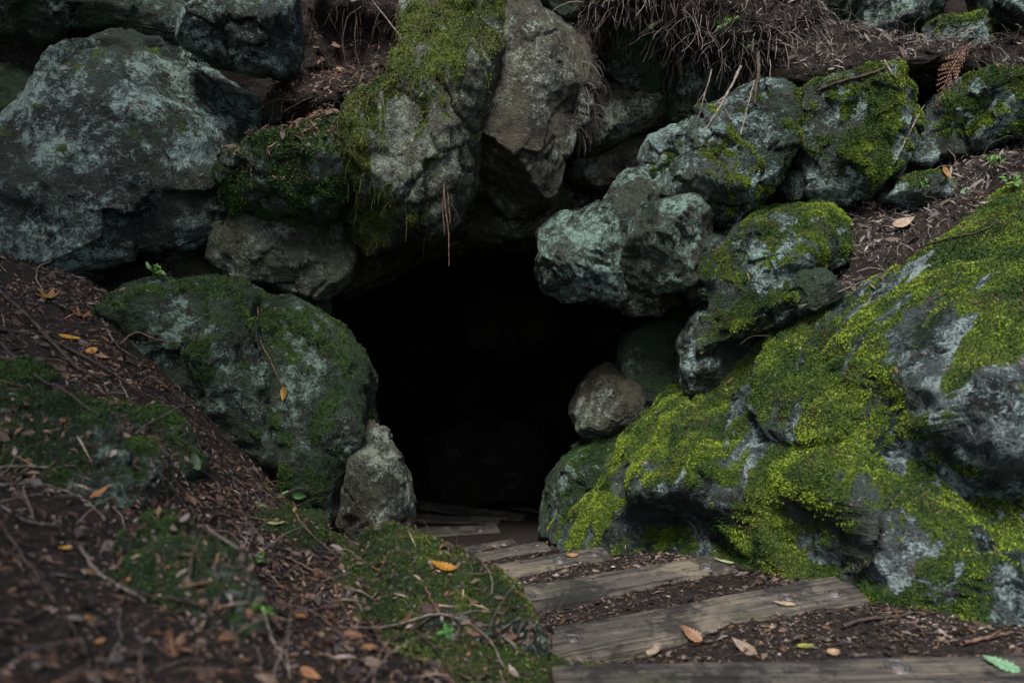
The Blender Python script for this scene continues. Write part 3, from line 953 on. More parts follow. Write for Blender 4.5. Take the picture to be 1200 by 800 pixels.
gm = np.maximum(gm, 0.8 * sstep(0.33, 0.6, fbm(P3 * 2.3 + 9, 4, 31)) * sstep(0.1, -0.2, Q[:, 0]))
ALL_GROUND_M = gm
gme = mesh_faces('ground', GV, GF)
set_attr(gme, 'moss', gm)
ground = link('ground', gme, M['soil'])
ground['kind'] = 'structure'
ground['label'] = 'dark forest soil slope running down the steps into the cave'
RK['ground'] = len(ALL)
ALL.append((ground, GV, GT, gm))

# ------------------------------------------------------------------ hillside behind the boulders, with the cave hole in it
bx = axis(-4.5, 4.5, 0.06, -30, 30)
bt = axis(-2.6, 2.6, 0.06, -2.9, 16)
BX, BT = np.meshgrid(bx, bt)
yy = 5.0 - 0.30 * np.clip(np.abs(BX) - 1.2, 0, 12) ** 1.25
yy = np.maximum(yy, 1.2) + 0.12 * np.clip(BT, -3, 2.3)
over = np.clip(BT - 2.0, 0, 20)
yy = yy + over * 1.1
zz = BT - over * 0.35
B3 = np.stack([BX.ravel(), yy.ravel(), zz.ravel()], 1)
B3[:, 1] += 0.14 * fbm(B3 * 1.6, 4, 51) + 0.04 * fbm(B3 * 6, 3, 52)
nbx, nbt = len(bx), len(bt)
ii = (np.arange(nbt - 1)[:, None] * nbx + np.arange(nbx - 1)).ravel()
BF = np.stack([ii, ii + 1, ii + nbx + 1, ii + nbx], 1)
bpx, bpy_, bz = project(B3[BF].mean(1))
hole = (bpx > 385) & (bpx < 775) & (bpy_ > 262) & (bpy_ < 900) & (bz > 3)
BF = BF[~hole]
hme = mesh_faces('hillside', B3, BF)
set_attr(hme, 'moss', np.zeros(len(B3)))
hill = link('hillside', hme, M['soil'])
hill['kind'] = 'structure'
hill['label'] = 'dark earth hillside behind the piled boulders'
RK['hill'] = len(ALL)
ALL.append((hill, B3, np.concatenate([BF[:, [0, 1, 2]], BF[:, [0, 2, 3]]]), np.zeros(len(B3))))

# cave: a closed rough tube that bends away to the left
na, nk = 96, 70
cv = []
for k in range(nk + 1):
    t = k / nk
    cy = 4.72 + 3.6 * t
    cx = -0.05 - 0.9 * t ** 2
    cz = -1.05 - 1.1 * t
    rx = 1.45 + 0.2 * math.sin(t * 3) - 0.4 * t
    rz = 1.38 + 0.1 * math.sin(t * 4)
    if t > 0.86:
        s_ = math.sqrt(max(0.0, 1 - ((t - 0.86) / 0.14) ** 2))
        rx *= s_; rz *= s_
    for j in range(na):
        a = 2 * math.pi * j / na
        ca, sa = math.cos(a), math.sin(a)
        cv.append((cx + rx * math.copysign(abs(ca) ** 0.55, ca), cy, cz + rz * math.copysign(abs(sa) ** 0.55, sa)))
cv = np.array(cv)
cen = np.array([-0.3, 6.2, -1.5])
dd = cv - cen
dd[:, 1] = 0
dd /= np.maximum(np.linalg.norm(dd, axis=1, keepdims=True), 1e-6)
f1, f2 = worley(cv * 1.7, 61)
cv = cv + dd * (0.30 * (f1 - 0.45) + 0.08 * fbm(cv * 4, 4, 62))[:, None]
cf = []
for k in range(nk):
    for j in range(na):
        a, b = k * na + j, k * na + (j + 1) % na
        cf.append((a, b, b + na, a + na))
cme = mesh_faces('cave_wall', cv, np.array(cf))
rock_attrs(cme, cv, np.zeros(len(cv)), 5)
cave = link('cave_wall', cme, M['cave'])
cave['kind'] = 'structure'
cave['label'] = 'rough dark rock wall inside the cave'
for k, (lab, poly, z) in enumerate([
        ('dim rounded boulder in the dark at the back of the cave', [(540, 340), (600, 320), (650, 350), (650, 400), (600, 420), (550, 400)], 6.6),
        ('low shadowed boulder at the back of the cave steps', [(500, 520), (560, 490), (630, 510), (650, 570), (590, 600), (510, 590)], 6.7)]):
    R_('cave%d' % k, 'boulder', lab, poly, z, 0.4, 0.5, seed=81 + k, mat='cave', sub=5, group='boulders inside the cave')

# ------------------------------------------------------------------ earth ledges between the boulders
SOILED = dict(mat='soil', soil=True, facets=2, rough=0.05, chunk=0.02, p=2.2)
R_('ledge_right', 'earth_ledge', 'earth ledge strewn with brown litter above the right mossy slope',
   [(890, 415), (930, 372), (990, 300), (1040, 238), (1120, 205), (1210, 160), (1320, 130), (1320, 240), (1180, 262), (1100, 300), (1010, 352), (930, 408)],
   3.85, 0.20, 0.5, tx=-0.1, ty=-0.55, seed=91, sub=5, c=(1080, 275), **SOILED)
R_('ledge_top', 'earth_ledge', 'earth band strewn with litter between the upper right boulders and the top edge',
   [(850, 40), (900, 30), (1000, 52), (1060, 48), (1150, 62), (1300, 40), (1300, 130), (1150, 110), (1060, 100), (980, 108), (920, 118), (870, 110)],
   4.3, 0.26, 0.5, ty=-0.3, seed=92, sub=5, **SOILED)
R_('root_bank', 'earth_ledge', 'overhanging earth bank bound by roots above the lichen boulder',
   [(672, -60), (940, -60), (950, 40), (905, 84), (850, 82), (800, 62), (750, 28), (700, 22)],
   4.25, 0.28, 0.5, seed=93, sub=5, **SOILED)
R_('ledge_left', 'earth_ledge', 'litter covered earth shelf above the rounded dark green boulder',
   [(330, 120), (345, 90), (380, 78), (430, 76), (500, 80), (525, 98), (500, 120), (440, 130), (390, 138), (350, 136)],
   4.42, 0.16, 0.5, ty=-1.3, seed=94, sub=5, mat='soil', soil=True, facets=0, rough=0.12, chunk=0.06, p=2.0)
R_('recess_left', 'earth_ledge', 'dark earth bank with thin roots at the back of the upper left recess',
   [(330, -60), (500, -60), (510, 60), (490, 100), (400, 100), (340, 80)],
   4.95, 0.12, 0.4, seed=95, sub=5, mat='soil', soil=True, facets=0, rough=0.16, chunk=0.10, p=2.2)

# half buried rocks on the left slope
G2 = 'rocks half buried in the left slope'
R_('bury_a', 'rock', 'dark mossy rock half buried in litter at the left edge, lower of two',
   [(-40, 480), (50, 474), (110, 500), (160, 540), (192, 575), (180, 606), (120, 612), (60, 600), (-40, 590)], 2.10, 0.10, 0.25, ty=-0.6, seed=101, mat='dim', moss=-0.4, mvar=0.4, group=G2)
R_('bury_b', 'rock', 'dark green mossy rock half buried in litter below the large green-tinged boulder',
   [(138, 500), (165, 482), (205, 510), (228, 550), (215, 578), (180, 575), (150, 545)], 2.5, 0.12, 0.2, ty=-0.5, seed=102, mat='dim', moss=-0.35, mvar=0.4, sub=4, group=G2)
R_('bury_c', 'rock', 'small mossy hump in the litter right of the pale round leaf',
   [(120, 640), (150, 618), (195, 622), (226, 650), (222, 678), (180, 682), (135, 665)], 1.75, 0.06, 0.2, ty=-0.6, seed=103, mat='dim', moss=-0.4, mvar=0.4, sub=4, group=G2)
R_('bury_d', 'rock', 'pale spotted mossy rock at the bottom left corner',
   [(40, 735), (110, 690), (180, 670), (250, 690), (300, 750), (310, 850), (150, 860), (40, 850)], 1.47, 0.06, 0.2, ty=-0.8, seed=104, mat='dim', moss=-0.25, mvar=0.5, group=G2)
R_('bury_e', 'rock', 'mossy rock at the left edge above the lower buried rock',
   [(-40, 440), (10, 425), (45, 445), (50, 475), (10, 490), (-40, 485)], 2.6, 0.12, 0.2, ty=-0.4, seed=105, mat='dim', moss=-0.3, sub=4, group=G2)
R_('bury_f', 'rock', 'low flat rock beneath litter in the middle of the left slope',
   [(270, 625), (310, 610), (360, 618), (380, 640), (350, 655), (290, 648)], 2.45, 0.08, 0.2, ty=-0.6, seed=106, mat='dim', moss=-0.1, sub=4, group=G2)
R_('mound', 'rock', 'rounded moss-covered rock at the bottom centre beside the plank steps',
   [(400, 668), (440, 660), (500, 668), (550, 683), (600, 712), (628, 748), (642, 800), (630, 870), (480, 870), (420, 780), (385, 700)],
   2.08, 0.19, 0.3, tx=-0.15, ty=-0.85, seed=107, sub=6, mat='dim', moss=-0.22, mdir=(0.45, -0.1, 0.85), mvar=0.7, group=G2, c=(520, 760))

# ------------------------------------------------------------------ plank steps
def plank(a, b, h, w, bolts, lab, k):
    A, B = U(a[0], a[1], zof(*a, h)), U(b[0], b[1], zof(*b, h))
    X = B - A
    L = np.linalg.norm(X)
    X /= L
    up = np.array([0, 0, 1.0])
    Y = np.cross(up, X); Y /= np.linalg.norm(Y)
    Z = np.cross(X, Y)
    rng = np.random.RandomState(300 + k)
    th = 0.075
    prof = []
    r = 0.009
    for (sx, sy, a0) in ((1, 1, 0), (-1, 1, 90), (-1, -1, 180), (1, -1, 270)):
        for q in range(4):
            an = math.radians(a0 + q * 30)
            prof.append((sx * (w / 2 - r) + r * math.cos(an), sy * (th / 2 - r) + r * math.sin(an)))
    # extra points over the flat top so that it can be worn uneven
    pr = np.array(prof)
    full = []
    for i in range(len(pr)):
        p0, p1 = pr[i], pr[(i + 1) % len(pr)]
        m = max(1, int(np.linalg.norm(p1 - p0) / 0.02))
        for q in range(m):
            full.append(p0 + (p1 - p0) * q / m)
    pr = np.array(full)
    ns = int(L / 0.012)
    t = np.linspace(-L / 2, L / 2, ns)
    V = np.zeros((ns, len(pr), 3))
    V[:, :, 0] = t[:, None]
    V[:, :, 1:] = pr[None]
    # slanting, slightly rough ends
    V[:, :, 0] += (np.linspace(-1, 1, ns) ** 9)[:, None] * (rng.normal() * 0.10 * pr[:, 0])[None]
    V = V.reshape(-1, 3)
    o3 = rng.uniform(-40, 40, 3)
    gx = V * np.array([1.5, 22, 22]) + o3
    wear = fbm(V * np.array([2.2, 6, 6]) + o3, 3, k)
    edge = sstep(0.6, 1.0, np.abs(V[:, 1]) / (w / 2))
    V[:, 2] += 0.006 * wear + 0.0035 * fbm(gx, 3, k + 5) - 0.006 * edge * (0.5 + 0.5 * fbm(V * np.array([7, 3, 3]) + o3, 3, k + 8)) - 0.0005
    V[:, 1] += 0.006 * fbm(V * np.array([3, 1, 1]) + o3, 3, k + 6) + 0.002 * fbm(V * 30 + o3, 2, k + 7)
    m = len(pr)
    i = (np.arange(ns - 1)[:, None] * m + np.arange(m)).ravel()
    j = (np.arange(ns - 1)[:, None] * m + (np.arange(m) + 1) % m).ravel()
    F = np.stack([i, i + m, j + m, j], 1)
    fl = list(F.ravel()) + list(range(m)) + list(range((ns - 1) * m, ns * m))[::-1]
    st = list(np.arange(len(F)) * 4) + [len(F) * 4, len(F) * 4 + m]
    me = make_mesh('wooden_step', V, fl, st)
    o = link('wooden_step', me, M['wood'])
    mid = (A + B) / 2 - Z * th / 2
    o.matrix_world = Matrix(((X[0], Y[0], Z[0], mid[0]), (X[1], Y[1], Z[1], mid[1]), (X[2], Y[2], Z[2], mid[2]), (0, 0, 0, 1)))
    tag(o, lab, 'step', 'plank steps descending into the cave')
    Wv = V[:, 0:1] * X + V[:, 1:2] * Y + V[:, 2:3] * Z + mid
    T = np.concatenate([F[:, [0, 1, 2]], F[:, [0, 2, 3]]])
    ALL.append((o, Wv, T, np.zeros(len(V))))
    top = th / 2
    for q, f in enumerate(bolts):
        bv, bf = bolt_mesh(rng)
        bm_ = make_mesh('bolt', bv, [x for f_ in bf for x in f_], np.cumsum([0] + [len(f_) for f_ in bf[:-1]]))
        bo = link('bolt', bm_, M['metal'], o, ((f - 0.5) * L, rng.uniform(-0.12, 0.12) * w, top - 0.001))
    return o


def bolt_mesh(rng):
    """a domed bolt head standing in a raised rim of wood-stained washer"""
    prof = [(0.0, 0.006), (0.008, 0.0055), (0.0125, 0.003), (0.0135, -0.002), (0.016, -0.002), (0.0175, 0.0025), (0.0205, 0.003), (0.0225, -0.004)]
    n = 18
    prof = [(r * 1.55, z * 1.5) for r, z in prof]
    V, F = [(0, 0, prof[0][1])], []
    for r, z in prof[1:]:
        for j in range(n):
            a = 2 * math.pi * j / n
            V.append((r * math.cos(a), r * math.sin(a), z))
    for j in range(n):
        F.append((0, 1 + j, 1 + (j + 1) % n))
    for k in range(len(prof) - 2):
        for j in range(n):
            a, b = 1 + k * n + j, 1 + k * n + (j + 1) % n
            F.append((a, a + n, b + n, b))
    return np.array(V), F


for k, pl in enumerate(PLANKS):
    plank(*pl, k)

# ------------------------------------------------------------------ moss plants
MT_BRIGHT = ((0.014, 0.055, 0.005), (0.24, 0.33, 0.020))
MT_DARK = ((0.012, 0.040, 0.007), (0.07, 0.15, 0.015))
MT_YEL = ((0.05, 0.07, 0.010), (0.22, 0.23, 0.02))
for key, n, sz, tint, old in [
        
        ('slope', 155000, (0.004, 0.013), MT_BRIGHT, 0.10), ('mid_mossy', 36000, (0.004, 0.011), MT_BRIGHT, 0.15), ('upper_mossy', 26000, (0.004, 0.012), MT_BRIGHT, 0.10),
        ('overhang', 15000, (0.004, 0.012), MT_BRIGHT, 0.12), ('edge_mossy', 18000, (0.004, 0.012), MT_BRIGHT, 0.10), ('top_green', 6000, (0.004, 0.012), MT_BRIGHT, 0.1),
        ('top_corner', 7000, (0.004, 0.012), MT_BRIGHT, 0.05), ('ledge_green', 2500, (0.004, 0.012), MT_BRIGHT, 0.2), ('mossy_column', 28000, (0.005, 0.014), MT_YEL, 0.2),
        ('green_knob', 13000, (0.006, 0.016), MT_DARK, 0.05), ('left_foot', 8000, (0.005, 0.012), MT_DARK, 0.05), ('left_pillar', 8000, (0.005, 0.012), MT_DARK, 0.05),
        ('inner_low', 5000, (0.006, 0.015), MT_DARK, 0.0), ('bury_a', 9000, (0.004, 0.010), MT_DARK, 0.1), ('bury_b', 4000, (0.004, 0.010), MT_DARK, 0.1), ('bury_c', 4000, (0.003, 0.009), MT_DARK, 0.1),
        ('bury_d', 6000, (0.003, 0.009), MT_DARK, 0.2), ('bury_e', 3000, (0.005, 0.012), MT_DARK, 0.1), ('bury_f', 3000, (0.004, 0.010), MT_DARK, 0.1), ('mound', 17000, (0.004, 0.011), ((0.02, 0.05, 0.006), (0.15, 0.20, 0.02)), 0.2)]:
    moss_plants(RK[key], n, sz, tint, seed=RK[key], old=old, thr=0.30)
moss_plants(RK['ground'], 26000, (0.004, 0.012), ((0.03, 0.06, 0.008), (0.13, 0.18, 0.02)), seed=3, old=0.2)

# ------------------------------------------------------------------ dead leaf litter
BROWN = np.array([(0.030, 0.020, 0.018), (0.055, 0.036, 0.030), (0.085, 0.052, 0.040), (0.12, 0.065, 0.035), (0.17, 0.085, 0.035), (0.16, 0.12, 0.09), (0.06, 0.045, 0.045), (0.04, 0.03, 0.03), (0.22, 0.16, 0.11)])
RUST = np.array([(0.06, 0.032, 0.024), (0.09, 0.048, 0.032), (0.12, 0.062, 0.036), (0.14, 0.080, 0.050), (0.17, 0.115, 0.080), (0.05, 0.03, 0.025)])
PALE = np.array([(0.09, 0.075, 0.070), (0.15, 0.12, 0.11), (0.22, 0.175, 0.155), (0.055, 0.045, 0.045), (0.12, 0.085, 0.065), (0.030, 0.026, 0.026), (0.28, 0.23, 0.20)])


def litter(name, label, idxs, n, size, ratio, pal, weight, seed, lift=0.010, tilt=0.35, parent=None, simple=False):
    rng = np.random.RandomState(seed)
    Vs, Ns, Ws = [], [], []
    for idx in idxs:
        o, V, T, m = ALL[idx]
        fn = tri_normals(V, T)
        ar = np.linalg.norm(fn, axis=1)
        ct = V[T].mean(1)
        nn = fn / np.maximum(ar, 1e-12)[:, None]
        Vs.append(V[T]); Ns.append(nn); Ws.append(ar * weight(ct, nn, m[T].mean(1)))
    TV, NN, W = np.concatenate(Vs), np.concatenate(Ns), np.concatenate(Ws)
    f = rng.choice(len(W), n, p=W / W.sum())
    r1, r2 = np.sqrt(rng.rand(n)), rng.rand(n)
    P = TV[f, 0] * (1 - r1)[:, None] + TV[f, 1] * (r1 * (1 - r2))[:, None] + TV[f, 2] * (r1 * r2)[:, None]
    nn = NN[f]
    P = P + nn * (rng.rand(n) ** 2 * lift)[:, None] + nn * 0.001
    D = rng.normal(size=P.shape)
    D -= nn * (D * nn).sum(1, keepdims=True)
    D /= np.linalg.norm(D, axis=1, keepdims=True)
    D += nn * rng.normal(size=(n, 1)) * tilt * 0.5
    nq = nn + rng.normal(size=P.shape) * tilt
    Lg = rng.uniform(size[0], size[1], n) * (0.45 + 1.5 * rng.rand(n) ** 4)
    Wd = Lg * rng.uniform(ratio[0], ratio[1], n)
    c = pal[rng.randint(0, len(pal), n)] * (rng.uniform(0.5, 1.4, n) * (1 + 0.8 * fbm(P * 4, 3, seed)))[:, None]
    if simple:
        me = flakes_mesh(name, P, D, nq, Lg, Wd, c, rng)
    else:
        me = leaves_mesh(name, P - D * (Lg * 0.5)[:, None], D, nq, Lg, Wd, c, 0.35, rng)
    o = link(name, me, M['litter'])
    tag(o, label, 'leaf litter', kind='stuff')
    return o


near = lambda p, r0, r1: sstep(r1, r0, np.linalg.norm(p[:, :2] - np.array([-0.7, 2.3]), axis=1))
stairw = lambda p: sstep(0.0, 0.25, p[:, 0] - 0.02 + 0.28 * (p[:, 1] - 2.2))
inview = lambda p: (p[:, 1] > 0.6) & (p[:, 1] < 5.2)
gw = lambda p, n, m: inview(p) * (p[:, 0] > -2.8) * (p[:, 0] < 2.0) * (1 - stairw(p)) * (1 - 0.75 * sstep(0.3, 0.8, m)) * (0.35 + sstep(-0.25, 0.25, fbm(p * 3.1, 3, 8)))
litter('leaf_litter', 'brown dead leaf litter covering the left slope', [RK['ground'], RK['mound'], RK['bury_a'], RK['bury_b'], RK['bury_c'], RK['bury_d'], RK['bury_f']], 36000, (0.012, 0.034), (0.20, 0.55), np.concatenate([BROWN, PALE[:3], RUST]), gw, 201, lift=0.016)
litter('leaf_crumbs', 'fine brown leaf crumbs on the near part of the left slope', [RK['ground'], RK['bury_a'], RK['bury_c'], RK['bury_d'], RK['mound']], 64000, (0.007, 0.022), (0.15, 0.55), np.concatenate([BROWN, PALE[:3], RUST]),
       lambda p, n, m: gw(p, n, m * 0.7) / (0.3 + (p ** 2).sum(1)) ** 1.7, 209, lift=0.012, simple=True)
litter('needle_litter', 'thin dry needles and stalks scattered on the left slope', [RK['ground'], RK['mound'], RK['bury_a'], RK['bury_d']], 12000, (0.03, 0.07), (0.03, 0.07), BROWN * 1.3, gw, 202, lift=0.02, simple=True)
litter('wood_crumbs', 'dark bark crumbs and leaf scraps on the soil between the plank steps', [RK['ground']], 26000, (0.006, 0.026), (0.22, 0.6), np.concatenate([BROWN, PALE]),
       lambda p, n, m: inview(p) * (p[:, 1] > 1.5) * (p[:, 0] < 1.75 - (p[:, 1] - 1.9) * 0.62) * stairw(p) * (p[:, 1] < 4.2) * (0.35 + sstep(-0.2, 0.3, fbm(p * 5, 3, 9))), 203, lift=0.008, simple=True)
litter('leaf_scraps', 'tiny pale scraps lying on the plank steps', list(range(len(ALL) - len(PLANKS), len(ALL) - 5)), 700, (0.004, 0.014), (0.15, 0.5), PALE * 1.2,
       lambda p, n, m: (n[:, 2] > 0.8) * 1.0 * (0.15 + sstep(0.0, 0.4, fbm(p * 6, 3, 10))), 204, lift=0.002, tilt=0.1)
upw = lambda p, n, m: sstep(0.1, 0.6, n[:, 2]) * (p[:, 1] > 0)
litter('ledge_litter', 'pale brown dead litter on the ledges of the right wall', [RK['ledge_right'], RK['ledge_top']], 15000, (0.02, 0.055), (0.08, 0.28), PALE, upw, 205, lift=0.03, tilt=0.5)
litter('shelf_litter', 'rust-brown dead leaves on the shelf at upper left', [RK['ledge_left'], RK['shelf'], RK['recess_left'], RK['green_knob']], 9000, (0.02, 0.05), (0.12, 0.4), RUST, upw, 206, lift=0.03, tilt=0.5)
litter('bank_litter', 'matted dead grass and litter on top of the root bank', [RK['root_bank']], 8000, (0.02, 0.06), (0.05, 0.2), PALE,
       lambda p, n, m: sstep(-0.3, 0.5, n[:, 2]), 207, lift=0.04, tilt=0.7)
rocks_up = [RK[k] for k in ('left_foot', 'left_pillar', 'bury_a', 'bury_b', 'bury_c', 'bury_d', 'bury_f', 'mound', 'upper_mossy', 'edge_mossy', 'mid_mossy', 'top_green', 'overhang', 'ledge_green', 'slope', 'mid_block', 'big_left', 'green_knob')]
litter('stray_litter', 'stray dead leaf bits caught on top of the boulders', rocks_up, 3800, (0.012, 0.035), (0.12, 0.4), np.concatenate([BROWN, RUST]),
       lambda p, n, m: sstep(0.45, 0.9, n[:, 2]) * (0.1 + sstep(0.0, 0.3, fbm(p * 3, 3, 12))), 208, lift=0.004, tilt=0.2)


# ------------------------------------------------------------------ strands: roots, twigs
def tubes(name, paths, radii, mat, sides=4, tint=None):
    """paths (n,k,3), radii (n,k) -> one mesh"""
    n, k, _ = paths.shape
    tg = np.gradient(paths, axis=1)
    tg /= np.maximum(np.linalg.norm(tg, axis=2, keepdims=True), 1e-9)
    ref = np.tile(np.array([0.31, 0.52, 0.79]), (n, k, 1))
    a = np.cross(tg, ref); a /= np.maximum(np.linalg.norm(a, axis=2, keepdims=True), 1e-9)
    b = np.cross(tg, a)
    V = np.empty((n, k, sides, 3))
    for s_ in range(sides):
        an = 2 * math.pi * s_ / sides
        V[:, :, s_] = paths + (a * math.cos(an) + b * math.sin(an)) * radii[:, :, None]
    idx = np.arange(n * k * sides).reshape(n, k, sides)
    i0, i1 = idx[:, :-1], idx[:, 1:]
    F = np.stack([i0, np.roll(i0, -1, 2), np.roll(i1, -1, 2), i1], -1).reshape(-1, 4)
    me = mesh_faces(name, V.reshape(-1, 3), F)
    if tint is not None:
        set_col(me, 'tint', np.repeat(tint, k * sides, 0))
    return me


def smooth_path(pts, k):
    pts = np.asarray(pts, float)
    n = len(pts)
    P = np.vstack([2 * pts[0] - pts[1], pts, 2 * pts[-1] - pts[-2]])
    out = []
    for t in np.linspace(0, n - 1 - 1e-6, k):
        i = int(t); u = t - i
        p0, p1, p2, p3 = P[i], P[i + 1], P[i + 2], P[i + 3]
        out.append(0.5 * ((2 * p1) + (-p0 + p2) * u + (2 * p0 - 5 * p1 + 4 * p2 - p3) * u * u + (-p0 + 3 * p1 - 3 * p2 + p3) * u ** 3))
    return np.array(out)


bpy.context.view_layer.update()
dg = bpy.context.evaluated_depsgraph_get()


def hit(px, py):
    d = Vector(U(px, py, 1.0)).normalized()
    ok, loc, nor, fi, ob, mt = scene.ray_cast(dg, Vector((0, 0, 0)) + d * 0.3, d)
    if not ok:
        return np.array(U(px, py, 4.3)), np.array([0, -0.7, 0.7])
    n = np.array(nor)
    if n @ np.array(d) > 0:
        n = -n
    return np.array(loc), n


def twig(label, pts, r0, r1, mat='twig', lift=0.006, seed=0, k=None, name='twig', group='fallen twigs', cat='twig', fork=()):
    """pts: photograph pixels where the twig lies; a third number is the distance when it hangs free"""
    rng = np.random.RandomState(seed)
    W = []
    for p_ in pts:
        if len(p_) == 3:
            W.append(U(*p_))
        else:
            q, n = hit(*p_)
            W.append(q + n * (r0 + lift) * 0.6 + np.array([0, 0, lift * 0.6]))
    W = np.array(W)
    k = k or max(14, len(pts) * 8)
    path = smooth_path(W, k)
    path += 0.0035 * np.stack([fbm(np.stack([np.linspace(0, k * 0.35, k), np.full(k, seed * 1.7 + a), np.zeros(k)], 1), 2, seed + a) for a in range(3)], 1)
    rad = np.linspace(r0, r1, k) * (1 + 0.25 * fbm(np.stack([np.linspace(0, k * 0.6, k), np.full(k, seed * 2.3), np.zeros(k)], 1), 2, seed + 5))
    base = path[0]
    me = tubes(name, (path - base)[None], rad[None], None, 7)
    o = link(name, me, M[mat], None, tuple(base))
    tag(o, label, cat, group)
    for q, (t, dxy, ln) in enumerate(fork):
        i = int(t * (k - 1))
        tg = path[min(i + 1, k - 1)] - path[i - 1]
        tg /= np.linalg.norm(tg)
        dr = tg * 0.6 + CR * dxy[0] - CU * dxy[1]
        dr /= np.linalg.norm(dr)
        pp = smooth_path(np.array([path[i], path[i] + dr * ln * 0.5 + rng.normal(size=3) * ln * 0.05, path[i] + dr * ln + rng.normal(size=3) * ln * 0.1]), 8)
        link('side_shoot', tubes('side_shoot', (pp - base)[None], np.linspace(rad[i] * 0.75, r1 * 0.6, 8)[None], None, 5), M[mat], o)
    return o


